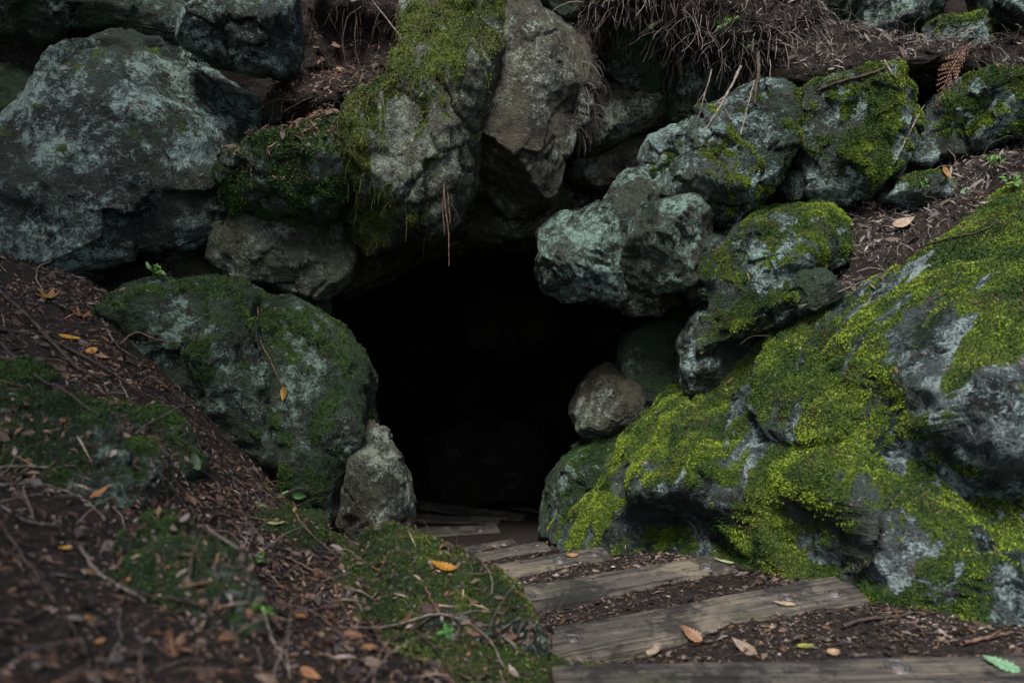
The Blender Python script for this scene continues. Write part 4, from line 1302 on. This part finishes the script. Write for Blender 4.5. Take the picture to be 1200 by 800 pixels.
TW = [
    ('long grey twig lying diagonally from the left edge towards the large green-tinged boulder foot', [(-5, 388), (50, 398), (110, 425), (165, 462), (215, 488), (262, 525)], 0.006, 0.003, 'twig_dark'),
    ('dark curved branch in the litter below the yellow leaves', [(0, 345), (35, 375), (65, 408), (90, 432), (112, 445), (128, 444)], 0.008, 0.006, 'twig_dark'),
    ('thin twig standing up against litter beside the yellow leaves', [(118, 375), (135, 405), (160, 423)], 0.004, 0.002, 'twig'),
    ('brown twig from the left edge running down to the lower buried rock', [(0, 405), (40, 440), (75, 460), (100, 478), (118, 490)], 0.005, 0.003, 'twig_dark'),
    ('reddish twig touching the left side of the large green-tinged boulder', [(140, 405), (160, 390), (185, 398), (215, 402)], 0.004, 0.002, 'root'),
    ('short upright stalk between the two buried mossy rocks', [(135, 440), (145, 460), (153, 478)], 0.004, 0.002, 'twig'),
    ('pale straight straw at the left edge crossing the lower buried rock', [(0, 549), (45, 550), (88, 548)], 0.0032, 0.0022, 'twig'),
    ('long pale curved stem below the straight straw at the left edge', [(0, 571), (50, 570), (85, 582), (105, 595), (122, 612)], 0.003, 0.002, 'twig'),
    ('pale stem at the left edge ending below the lower buried rock', [(0, 596), (25, 612), (50, 618), (70, 618)], 0.003, 0.002, 'twig'),
    ('long brown stem running down the lower left from edge towards the spotted corner rock', [(0, 618), (25, 655), (55, 695), (75, 725), (92, 755), (105, 785)], 0.0035, 0.002, 'twig_dark'),
    ('thin stem crossing the long brown stem at the left edge', [(0, 650), (25, 660), (45, 675), (62, 700)], 0.003, 0.002, 'twig_dark'),
    ('thick grey forked twig in front of the pale round leaf', [(92, 645), (110, 668), (128, 685), (150, 695), (172, 705)], 0.004, 0.0025, 'twig'),
    ('dark twig running right from the forked grey twig', [(135, 688), (165, 695), (205, 705), (245, 712)], 0.003, 0.002, 'twig_dark'),
    ('curved hoop stem standing in the middle of the left slope', [(222, 680), (225, 650), (230, 625), (245, 610), (272, 603)], 0.0028, 0.002, 'twig_dark'),
    ('grey straight twig under the hoop stem', [(240, 620), (262, 635), (285, 648), (310, 660)], 0.0035, 0.002, 'twig'),
    ('long brown twig along the left slope below the large green-tinged boulder', [(230, 580), (262, 595), (290, 605), (318, 612), (338, 614)], 0.004, 0.0025, 'root'),
    ('brown branch lying along the foot of the large green-tinged boulder', [(155, 545), (185, 570), (205, 578)], 0.004, 0.003, 'twig_dark'),
    ('short twig pointing at the cut green leaf', [(345, 600), (360, 620), (378, 640), (395, 655)], 0.003, 0.0018, 'root'),
    ('brown stalk lying right of the hoop stem', [(335, 655), (360, 668), (392, 680)], 0.003, 0.002, 'root'),
    ('pair of crossing stems at the bottom of the left slope, left one', [(310, 720), (318, 755), (338, 790)], 0.0025, 0.0016, 'twig'),
    ('pair of crossing stems at the bottom of the left slope, right one', [(345, 735), (335, 765), (340, 798)], 0.0025, 0.0016, 'twig'),
    ('slender twig curving over the moss-covered rock at bottom centre', [(405, 740), (455, 735), (510, 722), (540, 728), (570, 750), (590, 785)], 0.003, 0.002, 'twig'),
    ('dark stick from the bottom edge rising to the moss-covered rock', [(405, 790), (440, 765), (475, 742), (505, 725)], 0.003, 0.002, 'twig_dark'),
    ('rusty forked twig on the moss-covered rock below the orange leaf', [(498, 690), (505, 705), (515, 722)], 0.003, 0.002, 'root'),
    ('thin stick on the bottom centre rock pointing to the bottom edge', [(487, 740), (510, 765), (530, 795)], 0.0025, 0.0018, 'twig_dark'),
    ('brown root lying on the soil between the second plank and the right rock', [(988, 738), (1010, 730), (1035, 727), (1062, 724)], 0.006, 0.004, 'twig_dark'),
    ('reddish stick at the far right above the nearest step', [(1128, 758), (1150, 752), (1182, 745)], 0.006, 0.004, 'root'),
    ('long straight straw lying across the litter above the right mossy slope', [(905, 373), (945, 357), (985, 341), (1016, 330)], 0.0035, 0.002, 'twig'),
    ('slender branch lying on the right mossy slope near its top', [(1075, 292), (1110, 282), (1145, 272), (1165, 262)], 0.005, 0.003, 'twig_dark'),
    ('long dark branch lying over the top of the wide moss-capped boulder', [(955, 108), (985, 98), (1015, 88), (1045, 78)], 0.008, 0.005, 'twig_dark'),
    ('thin vine hanging across the crevice right of the wide moss-capped boulder', [(1090, 112), (1075, 140), (1062, 165), (1045, 195), (1038, 215)], 0.004, 0.003, 'twig'),
    ('forked grey twig on the litter above the wide moss-capped boulder', [(1035, 72), (1050, 92), (1068, 105), (1078, 112)], 0.005, 0.003, 'twig'),
    ('bare twig rising in front of the top bluish boulder', [(1140, 38), (1120, 42), (1100, 50)], 0.005, 0.003, 'twig'),
    ('thin twig standing in the litter right of the wide moss-capped boulder', [(1162, 190), (1155, 210), (1150, 228)], 0.003, 0.002, 'twig'),
    ('long bare runner in front of the hanging mossy rock', [(432, -4, 4.1), (455, 25, 4.08), (475, 50, 4.05), (490, 80, 4.02), (503, 112, 3.98)], 0.0042, 0.0028, 'twig'),
    ('thin arching stem in the dark recess at upper left', [(424, 8, 4.35), (408, 20, 4.32), (402, 45, 4.3), (404, 70, 4.28), (410, 82, 4.26)], 0.003, 0.002, 'twig_dark'),
    ('second thin stem in the dark recess at upper left', [(418, 20, 4.35), (416, 45, 4.32), (418, 65, 4.3), (424, 82, 4.26)], 0.003, 0.002, 'twig_dark'),
    ('curled stem at the left edge under the largest boulder', [(60, 305), (45, 315), (43, 330), (50, 342)], 0.004, 0.003, 'twig'),
    ('thin vine hanging in the crack between the two boulders left of the cave', [(300, 360), (305, 400), (318, 425), (330, 452)], 0.004, 0.0025, 'root'),
]
for k, (lab, pts, r0, r1, mt) in enumerate(TW):
    twig(lab, pts, r0, r1, mt, seed=400 + k, fork=[(0.55, ((-1) ** k * 0.8, -0.4), 0.05), (0.8, ((-1) ** (k + 1) * 0.7, 0.3), 0.035)] if r0 >= 0.0045 else ())
TG = 'roots hanging from the bank'
for k, (lab, pts, r0, r1, mt) in enumerate([
    ('thick pale root end hanging over the moss of the lichen boulder', [(888, 62, 3.82), (889, 85, 3.75), (886, 105, 3.72), (884, 122, 3.71)], 0.009, 0.007, 'twig_dark'),
    ('long slanting root leaning on the left of the lichen boulder', [(868, 78, 3.85), (855, 105, 3.76), (842, 128, 3.70), (824, 156, 3.66)], 0.008, 0.004, 'twig'),
    ('thin root tip hanging between the two thick roots', [(884, 95, 3.78), (876, 125, 3.70), (868, 158, 3.66)], 0.0045, 0.003, 'twig'),
    ('fine forked root hanging over the grey wedge rock', [(834, 82, 3.95), (826, 110, 3.90), (818, 140, 3.86)], 0.004, 0.002, 'twig')]):
    twig(lab, pts, r0, r1, mt, seed=470 + k, name='root', group=TG, cat='root', fork=[(0.45, (-0.8, 0.6), 0.10), (0.6, (0.8, 0.6), 0.08)] if k in (1, 3) else ())
for k, (lab, pts, r0) in enumerate([
    ('longest reddish root dangling over the cave mouth', [(515, 150, 3.86), (519, 190, 3.83), (521, 235, 3.82), (526, 280, 3.82), (526, 312, 3.82)], 0.0065),
    ('reddish root dangling close behind the longest one', [(512, 140, 3.88), (516, 185, 3.86), (524, 225, 3.85), (528, 262, 3.85)], 0.006),
    ('shortest of the three reddish roots dangling over the cave mouth', [(517, 160, 3.86), (520, 200, 3.84), (519, 245, 3.84), (521, 275, 3.84)], 0.004)]):
    twig(lab, pts, r0, 0.002, 'root', seed=480 + k, name='root', group='roots dangling over the cave mouth', cat='root', k=40)


def strands(name, label, idxs, n, length, rad, weight, seed, hang=1.0, pal=PALE, cat='roots', k=7, curl=0.5):
    rng = np.random.RandomState(seed)
    Vs, Ns, Ws = [], [], []
    for idx in idxs:
        o, V, T, m = ALL[idx]
        fn = tri_normals(V, T); ar = np.linalg.norm(fn, axis=1)
        nn = fn / np.maximum(ar, 1e-12)[:, None]
        Vs.append(V[T].mean(1)); Ns.append(nn); Ws.append(ar * weight(V[T].mean(1), nn))
    CT, NN, W = np.concatenate(Vs), np.concatenate(Ns), np.concatenate(Ws)
    f = rng.choice(len(W), n, p=W / W.sum())
    P, nn = CT[f], NN[f]
    L = rng.uniform(length[0], length[1], n) * (0.5 + rng.rand(n))
    d = nn * 0.6 + rng.normal(size=P.shape) * 0.7
    d /= np.linalg.norm(d, axis=1, keepdims=True)
    path = np.empty((n, k, 3))
    p_ = P - nn * 0.005
    for q in range(k):
        path[:, q] = p_
        d = d + np.array([0, 0, -1]) * hang * 0.28 + rng.normal(size=P.shape) * curl * 0.35
        d /= np.linalg.norm(d, axis=1, keepdims=True)
        p_ = p_ + d * (L / (k - 1))[:, None]
    r = (rng.uniform(rad[0], rad[1], n))[:, None] * np.linspace(1, 0.45, k)[None]
    me = tubes(name, path, r, None, 3, pal[rng.randint(0, len(pal), n)] * rng.uniform(0.6, 1.3, (n, 1)))
    o = link(name, me, M['litter'])
    return tag(o, label, cat, kind='stuff')


strands('root_tangle', 'tangle of fine roots and dead grass hanging from the earth bank at the top', [RK['root_bank']], 2200, (0.06, 0.20), (0.0010, 0.0026),
        lambda p, n: sstep(0.75, -0.2, n[:, 2]) * (n[:, 1] < 0.5), 501, hang=0.9, pal=PALE * 1.25, curl=0.7)
strands('root_mat', 'curly fine roots matted over the earth bank at the top', [RK['root_bank'], RK['ledge_top']], 1900, (0.06, 0.16), (0.0010, 0.0022),
        lambda p, n: sstep(-0.3, 0.4, n[:, 2]) * (n[:, 1] < 0.4), 502, hang=0.3, curl=1.3, pal=PALE * 1.5)
strands('ledge_stalks', 'fine dry stalks lying over the right wall ledges', [RK['ledge_right'], RK['ledge_top']], 1300, (0.06, 0.18), (0.0011, 0.0026),
        lambda p, n: sstep(0.0, 0.4, n[:, 2]), 503, hang=0.9, curl=0.5)
strands('dry_stems', 'thin dry stems and conifer needles lying tangled over the left slope', [RK['ground'], RK['bury_a'], RK['bury_c'], RK['bury_d'], RK['mound']], 1500, (0.05, 0.18), (0.0007, 0.0016),
        lambda p, n: inview(p) * (p[:, 0] > -2.8) * (1 - stairw(p)) * sstep(-0.3, 0.2, fbm(p * 2.5, 3, 14)) / (0.5 + (p ** 2).sum(1)), 507, hang=0.55, curl=0.5, pal=np.concatenate([PALE, RUST]) * 1.2, cat='stems')
strands('recess_roots', 'fine roots hanging in the dark recess at upper left', [RK['recess_left'], RK['ledge_left'], RK['shelf']], 1300, (0.06, 0.20), (0.0009, 0.002),
        lambda p, n: (n[:, 1] < 0.3) * 1.0, 504, pal=RUST, hang=1.0)
cr = np.array([U(684, y_, 4.0) for y_ in (20, 60, 100, 140)])
strands('dry_root_fringe', 'dry root fringe hanging along the right side of the central rock', [RK['central'], RK['shadow_round']], 420, (0.05, 0.14), (0.0010, 0.0022),
        lambda p, n: np.exp(-((project(p)[0] - 686 - 0.02 * project(p)[1]) / 9.0) ** 2) * (project(p)[1] < 165) * (n[:, 1] < 0.4), 505, hang=1.3, curl=0.35)
strands('moss_fringe', 'stringy moss and rootlets hanging down the tall overhanging mossy rock', [RK['mossy_column']], 900, (0.04, 0.12), (0.0010, 0.0022),
        lambda p, n: sstep(0.2, 0.8, n @ np.array([-0.6, -0.5, 0.55])), 506, hang=1.5, curl=0.3, pal=np.array([(0.10, 0.11, 0.02), (0.15, 0.15, 0.03), (0.07, 0.06, 0.03), (0.12, 0.09, 0.05)]), cat='moss')

# ------------------------------------------------------------------ single leaves
def outline(shape):
    """half width along the length 0..1"""
    t = np.linspace(0, 1, 15)
    if shape == 'oval':
        w = np.sin(np.pi * t ** 0.9) ** 0.6
    elif shape == 'lance':
        w = np.sin(np.pi * t ** 0.75) ** 1.1
    elif shape == 'tooth':
        w = np.sin(np.pi * t ** 0.7) ** 0.9 * (1 + 0.16 * np.where(np.arange(15) % 2, 1, -1))
    else:
        w = np.sin(np.pi * t)
    return t, w


def leaf(label, px, py, length, width, ang, tint, shape='lance', curl=0.25, lift=0.006, seed=0, group='single fallen leaves', stand=0.0, z=None):
    rng = np.random.RandomState(seed)
    if z is None:
        P, n = hit(px, py)
    else:
        P, n = U(px, py, z), np.array([0.2, -0.9, 0.4])
    n = n / np.linalg.norm(n)
    n = n * 0.8 + np.array([0, -0.15, 0.25]); n /= np.linalg.norm(n)
    dr = CR * math.cos(math.radians(ang)) + CU * math.sin(math.radians(ang))
    d = dr - n * (dr @ n)
    d /= np.linalg.norm(d)
    d = d + n * stand; d /= np.linalg.norm(d)
    side = np.cross(n, d); side /= np.linalg.norm(side)
    up = np.cross(d, side)
    V, F = [], []
    if shape == 'star':
        lobes, pts = 5, []
        m = 40
        for j in range(m):
            a = 2 * math.pi * j / m
            r = (0.34 + 0.66 * abs(math.cos(a * lobes / 2)) ** 1.3) * rng.uniform(0.82, 1.1)
            r *= 1.0 if abs(a - math.pi) > 0.4 else 0.6
            x, y = math.cos(a) * r * length * 0.5, math.sin(a) * r * width * 0.5
            pts.append((x, y, curl * (x * x + y * y) / length * 1.6 + rng.normal() * length * 0.015))
        V = [(0, 0, 0)] + pts
        F = [(0, 1 + j, 1 + (j + 1) % m) for j in range(m)]
    else:
        t, w = outline(shape)
        for i, (tt, ww) in enumerate(zip(t, w)):
            for j, s_ in enumerate((-1, -0.5, 0, 0.5, 1)):
                x = (tt - 0.5) * length
                y = s_ * ww * width * 0.5
                zc = curl * length * ((tt - 0.5) ** 2 * 1.2 + 0.35 * abs(s_) * ww * width / length) + rng.normal() * length * 0.006
                V.append((x, y, zc))
        for i in range(len(t) - 1):
            for j in range(4):
                a = i * 5 + j
                F.append((a, a + 1, a + 6, a + 5))
    V = np.array(V)
    Wd = V[:, 0:1] * d + V[:, 1:2] * side + V[:, 2:3] * up
    fl = [x for f in F for x in f]
    me = make_mesh('leaf', Wd, fl, np.cumsum([0] + [len(f) for f in F[:-1]]))
    rv = 1 + 0.3 * fbm(V * 60 + seed, 3, seed)
    vein = 1 - 0.25 * np.exp(-(V[:, 1] / (width * 0.06)) ** 2)
    set_col(me, 'tint', np.array(tint)[None] * (rv * vein)[:, None])
    o = link('leaf', me, M['leaf'], None, tuple(P + n * lift))
    sp = np.array([-length * 0.48, 0, curl * length * 0.28])
    pth = np.array([sp, sp + np.array([-length * 0.15, length * 0.03, 0.0]), sp + np.array([-length * 0.3, length * 0.02, -0.004])]) if shape != 'star' else np.array([(0, 0, 0.001), (-length * 0.4, 0, 0.0), (-length * 0.75, length * 0.08, 0.002)])
    pw = pth[:, 0:1] * d + pth[:, 1:2] * side + pth[:, 2:3] * up
    link('stem', tubes('stem', smooth_path(pw, 7)[None], np.full((1, 7), max(0.0008, length * 0.014)), None, 5), M['twig_dark'], o)
    return tag(o, label, 'leaf', group)


TAN, ORANGE, YEL, PALEB, GREEN, PGREEN = (0.24, 0.15, 0.085), (0.30, 0.12, 0.025), (0.34, 0.20, 0.03), (0.30, 0.24, 0.18), (0.07, 0.20, 0.03), (0.18, 0.30, 0.16)
LEAVES = [
    ('curled tan leaf standing at the front edge of the wide dark plank', 808, 745, 0.075, 0.045, 120, (0.26, 0.14, 0.075), 'tooth', 0.5, 0.35),
    ('crumpled pale round leaf on the soil in front of the wide dark plank', 770, 766, 0.055, 0.052, 80, PALEB, 'oval', 0.7, 0.4),
    ('narrow grey-tan leaf on the soil right of the curled tan leaf', 873, 760, 0.09, 0.032, 125, (0.22, 0.16, 0.11), 'lance', 0.3, 0.1),
    ('pale narrow leaf lying on the wide dark plank near its bolts', 918, 709, 0.075, 0.020, 145, (0.34, 0.27, 0.17), 'lance', 0.3, 0.05),
    ('yellow-green leaf on the soil below the wide dark plank', 945, 759, 0.05, 0.022, -30, (0.22, 0.23, 0.04), 'lance', 0.3, 0.05),
    ('small round tan leaf on the soil above the nearest step', 977, 767, 0.035, 0.03, 20, (0.34, 0.22, 0.14), 'oval', 0.4, 0.1),
    ('broad tan leaf on the soil at lower right beside the reddish stick', 1122, 740, 0.085, 0.050, 10, (0.30, 0.19, 0.10), 'oval', 0.3, 0.05),
    ('small grey-green leaf on the soil at lower right below the broad tan leaf', 1142, 750, 0.045, 0.026, 0, (0.12, 0.19, 0.13), 'lance', 0.2, 0.05),
    ('toothed green leaf on the nearest step at the bottom right', 1172, 780, 0.085, 0.045, 115, (0.16, 0.30, 0.17), 'tooth', 0.15, 0.15),
    ('pale leaf hanging off the right end of the light worn plank', 848, 659, 0.085, 0.018, 125, (0.30, 0.32, 0.17), 'lance', 0.3, 0.1),
    ('small orange leaf lying on the brown fourth plank', 671, 652, 0.055, 0.030, 10, (0.36, 0.19, 0.08), 'oval', 0.3, 0.0),
    ('bright orange toothed leaf on the moss at the top of the bottom centre rock', 516, 666, 0.080, 0.034, 172, (0.40, 0.19, 0.02), 'tooth', 0.5, 0.0),
    ('pale round leaf standing upright in the lower left litter', 126, 644, 0.034, 0.040, 90, (0.30, 0.24, 0.22), 'oval', 0.1, 1.2),
    ('small yellow leaf in the litter left of the pale round leaf', 76, 645, 0.028, 0.016, 0, (0.45, 0.24, 0.03), 'oval', 0.2, 0.1),
    ('orange curled leaf on the lower buried mossy rock', 117, 578, 0.055, 0.014, 50, (0.34, 0.15, 0.04), 'lance', 0.5, 0.2),
    ('large yellow-orange lobed leaf in the litter at the left, topmost', 55, 350, 0.10, 0.08, 20, (0.22, 0.11, 0.025), 'star', 0.9, 0.1),
    ('rust-orange lobed leaf just below the topmost yellow-orange leaf', 95, 372, 0.09, 0.06, -30, (0.17, 0.075, 0.025), 'star', 0.9, 0.1),
    ('bright yellow leaf in the litter below the rust-orange lobed leaf', 82, 397, 0.09, 0.028, 10, (0.42, 0.22, 0.02), 'lance', 0.3, 0.1),
    ('small orange leaf in the litter below the bright yellow leaf', 107, 413, 0.05, 0.04, 60, (0.40, 0.17, 0.02), 'oval', 0.3, 0.2),
    ('brown dry leaf above the small buried mossy rock', 120, 420, 0.06, 0.03, 10, (0.24, 0.13, 0.07), 'lance', 0.4, 0.1),
    ('yellow leaf hanging on the vine in the crack left of the cave', 334, 462, 0.075, 0.035, -80, (0.28, 0.16, 0.03), 'lance', 0.5, 0.0),
    ('bright green cut leaf at the foot of the large green-tinged boulder, right one', 352, 580, 0.075, 0.032, 10, (0.13, 0.30, 0.08), 'tooth', 0.2, 0.1),
    ('bright green cut leaf at the foot of the large green-tinged boulder, left one', 333, 579, 0.06, 0.026, 165, (0.13, 0.28, 0.08), 'tooth', 0.2, 0.1),
    ('dull green long leaf in the litter below the bright green cut leaves', 306, 594, 0.085, 0.028, -35, (0.14, 0.18, 0.08), 'lance', 0.2, 0.05),
    ('pale green leaf in the litter beside the brown twig tip', 325, 614, 0.06, 0.016, 0, (0.26, 0.30, 0.12), 'lance', 0.2, 0.05),
    ('pale green leaf beside the buried dark green rock', 226, 541, 0.06, 0.04, -30, (0.17, 0.24, 0.14), 'oval', 0.3, 0.1),
    ('tan star-shaped dry leaf at the bottom left', 203, 762, 0.06, 0.045, 100, (0.17, 0.085, 0.05), 'star', 1.0, 0.3),
    ('brown oval leaf lying flat in the middle litter', 367, 702, 0.05, 0.026, 10, (0.20, 0.12, 0.09), 'oval', 0.2, 0.0),
    ('small rust leaf at the bottom of the left slope', 362, 792, 0.045, 0.022, -40, (0.30, 0.14, 0.06), 'lance', 0.3, 0.1),
    ('bright green clover-like leaf on the bottom centre rock', 524, 741, 0.055, 0.055, 40, (0.05, 0.19, 0.03), 'star', 0.2, 0.1),
    ('brown leaf hanging at the bottom edge left of the moss-covered rock', 414, 748, 0.05, 0.028, -60, (0.18, 0.09, 0.05), 'oval', 0.4, 0.2),
    ('small orange leaf beside the foot of the hoop stem', 352, 725, 0.03, 0.022, 30, (0.32, 0.14, 0.04), 'oval', 0.3, 0.1),
    ('big pale dry leaf on the right ledge beside the litter', 1058, 262, 0.12, 0.05, 25, (0.30, 0.22, 0.15), 'lance', 0.4, 0.1),
    ('small green leaf in the litter right of the wide moss-capped boulder', 1132, 226, 0.055, 0.045, 60, (0.10, 0.24, 0.12), 'oval', 0.2, 0.2),
    ('orange-brown dry leaf on the right litter above the ledge', 1108, 203, 0.075, 0.03, -60, (0.28, 0.14, 0.05), 'lance', 0.4, 0.1),
]
for k, (lab, px, py, L, Wd, an, ti, sh, cu, stn) in enumerate(LEAVES):
    leaf(lab, px, py, L, Wd, an, ti, sh, cu, seed=600 + k, stand=stn)


# ------------------------------------------------------------------ small plants and the cedar frond
def sprig(label, px, py, height, n, tint, seed, leafl=0.03, spread=0.8, group='small green plants'):
    rng = np.random.RandomState(seed)
    P, nrm = hit(px, py)
    o = empty('plant', tuple(P))
    tag(o, label, 'plant', group)
    for q in range(n):
        a = rng.uniform(0, 2 * math.pi)
        d = np.array([math.cos(a) * spread, math.sin(a) * spread - 0.35, 1.0]) + nrm * 0.4
        d /= np.linalg.norm(d)
        tip = d * height * rng.uniform(0.6, 1.1)
        pth = smooth_path(np.array([(0, 0, 0), tip * 0.5 + np.array([0, 0, height * 0.12]), tip]), 7)
        link('stem', tubes('stem', pth[None], np.linspace(0.0014, 0.0008, 7)[None], None, 5), M['stem'], o)
        m = 3
        for j in range(m):
            b = pth[-1] if j == 0 else pth[-2 - j]
            ld = d * 0.5 + rng.normal(size=3) * 0.6
            ld[2] += 0.1
            me = leaves_mesh('leaf', b[None], ld[None], np.array([[0, -0.5, 0.8]]), np.array([leafl * rng.uniform(0.7, 1.2)]), np.array([leafl * 0.42]), np.array([tint]) * rng.uniform(0.7, 1.3), 0.3, rng)
            link('leaf', me, M['leaf'], o)
    return o


M['stem'] = bark_material('green_stem', (0.05, 0.08, 0.02), (0.10, 0.15, 0.04))
BG = (0.075, 0.17, 0.03)
for k, (lab, px, py, h, n, lf) in enumerate([
    ('small green seedling on top of the large green-tinged boulder', 184, 326, 0.05, 6, 0.04),
    ('green sprigs on the left of the root bank above the lichen boulder', 772, 42, 0.09, 7, 0.04),
    ('bright sprigs in the middle of the root bank', 848, 40, 0.09, 9, 0.03),
    ('sprigs at the lower right corner of the root bank above the thick roots', 876, 62, 0.07, 8, 0.03),
    ('thin grass tuft at the top edge beside the central hanging rock', 698, 8, 0.09, 7, 0.05),
    ('weedy sprigs in the right litter beside the right edge', 1165, 200, 0.07, 8, 0.035),
    ('small weeds on the litter behind the top of the right mossy slope', 1185, 222, 0.06, 7, 0.035),
    ('tiny green shoot in the bottom left litter', 305, 728, 0.035, 4, 0.022),
    ('tiny leaf rosette in the middle left litter', 302, 662, 0.03, 4, 0.02),
    ('green shoot on the litter shelf beside the hanging mossy rock', 503, 115, 0.06, 5, 0.035),
    ('little green shoots on the moss patch in the right ledge', 1080, 222, 0.05, 5, 0.03)]):
    sprig(lab, px, py, h, n, BG, 700 + k, lf)

fr = empty('cedar_frond', tuple(U(1138, 50, 3.72)))
tag(fr, 'brown dead cedar frond hanging beside the right edge mossy boulder', 'frond')
fp = smooth_path(np.array([U(1138, 50, 3.72), U(1122, 70, 3.70), U(1110, 92, 3.68), U(1098, 125, 3.68)]) - U(1138, 50, 3.72), 30)
link('stem', tubes('stem', fp[None], np.linspace(0.003, 0.0012, 30)[None], None, 6), M['root'], fr)
rng = np.random.RandomState(7)
for q in range(2, 29, 2):
    for s_ in (-1, 1):
        tg = fp[min(q + 1, 29)] - fp[q - 1]
        tg /= np.linalg.norm(tg)
        sd = np.cross(tg, CF); sd /= np.linalg.norm(sd)
        ln = 0.070 * math.sin(math.pi * (q / 31.0) ** 0.6) + 0.010
        d = tg * 0.95 + sd * s_ * 0.7 + rng.normal(size=3) * 0.08
        d /= np.linalg.norm(d)
        m = 5
        Pb = np.array([fp[q] + d * ln * j / m for j in range(m)] * 2)
        Db = np.array([d + sd * 0.45 * (1 if j < m else -1) * s_ for j in range(2 * m)])
        me = leaves_mesh('leaflet', Pb, Db, np.tile(-CF, (2 * m, 1)), np.full(2 * m, ln * 0.20), np.full(2 * m, ln * 0.05), np.tile(np.array([0.17, 0.085, 0.05]), (2 * m, 1)) * rng.uniform(0.7, 1.3, (2 * m, 1)), 0.3, rng)
        link('leaflet', me, M['leaf'], fr)

# ------------------------------------------------------------------ unseen conifers, added out of view to darken the left side
def added_shade_tree(label, x, y, z0, h, r, n, seed, low):
    rng = np.random.RandomState(seed)
    o = empty('added_shade_conifer', (x, y, z0))
    tag(o, label, 'added_shade_tree', 'unseen conifers added for shade')
    k = 14
    tp = np.stack([0.12 * np.sin(np.linspace(0, 3, k)), 0.1 * np.cos(np.linspace(0, 2, k)), np.linspace(-0.6, h, k)], 1)
    link('trunk', tubes('trunk', tp[None], np.linspace(0.24, 0.04, k)[None], None, 12), M['twig_dark'], o)
    nb = 42
    P, D = [], []
    bp, br = [], []
    for b in range(nb):
        t = rng.rand() ** 0.8
        zb = low + (h - low) * t
        a = rng.uniform(0, 2 * math.pi)
        L = r * (1 - 0.75 * t) * rng.uniform(0.7, 1.1)
        d = np.array([math.cos(a), math.sin(a), 0.1])
        q = np.linspace(0, 1, 8)
        pth = np.array([0, 0, zb]) + q[:, None] * d * L + np.stack([q * 0, q * 0, -0.28 * L * q ** 2], 1)
        bp.append(pth); br.append(np.linspace(0.03, 0.006, 8))
        m = n // nb
        tt = 0.15 + 0.85 * rng.rand(m)
        c = np.stack([np.interp(tt, q, pth[:, i]) for i in range(3)], 1)
        P.append(c + rng.normal(size=(m, 3)) * np.array([0.20, 0.20, 0.10]) * L * 0.6)
        D.append(d * 0.6 + rng.normal(size=(m, 3)) * 0.6 + np.array([0, 0, -0.5]))
    link('branches', tubes('branches', np.array(bp), np.array(br), None, 5), M['twig_dark'], o)
    P, D = np.concatenate(P), np.concatenate(D)
    Lg = rng.uniform(0.13, 0.28, len(P))
    me = leaves_mesh('crown', P, D, rng.normal(size=P.shape), Lg, Lg * 0.3, np.array([0.035, 0.075, 0.02]) * rng.uniform(0.6, 1.4, (len(P), 1)), 0.2, rng)
    c = link('crown', me, M['leaf'], o)
    return o


added_shade_tree('unseen conifer added on the bank to shade the upper left boulders', -3.0, 6.3, 2.3, 9.0, 3.2, 5500, 801, 1.2)
added_shade_tree('unseen conifer added on the left bank to shade the left side', -5.2, 2.0, 0.5, 9.0, 3.0, 5500, 802, 2.2)
added_shade_tree('unseen conifer added beside the viewer to shade the left wall', -3.9, 0.4, -0.2, 10.0, 3.2, 7000, 803, 3.2)
added_shade_tree('unseen conifer added behind the viewer to shade the lower left', -2.4, -1.9, -0.4, 10.0, 2.4, 5500, 804, 3.0)
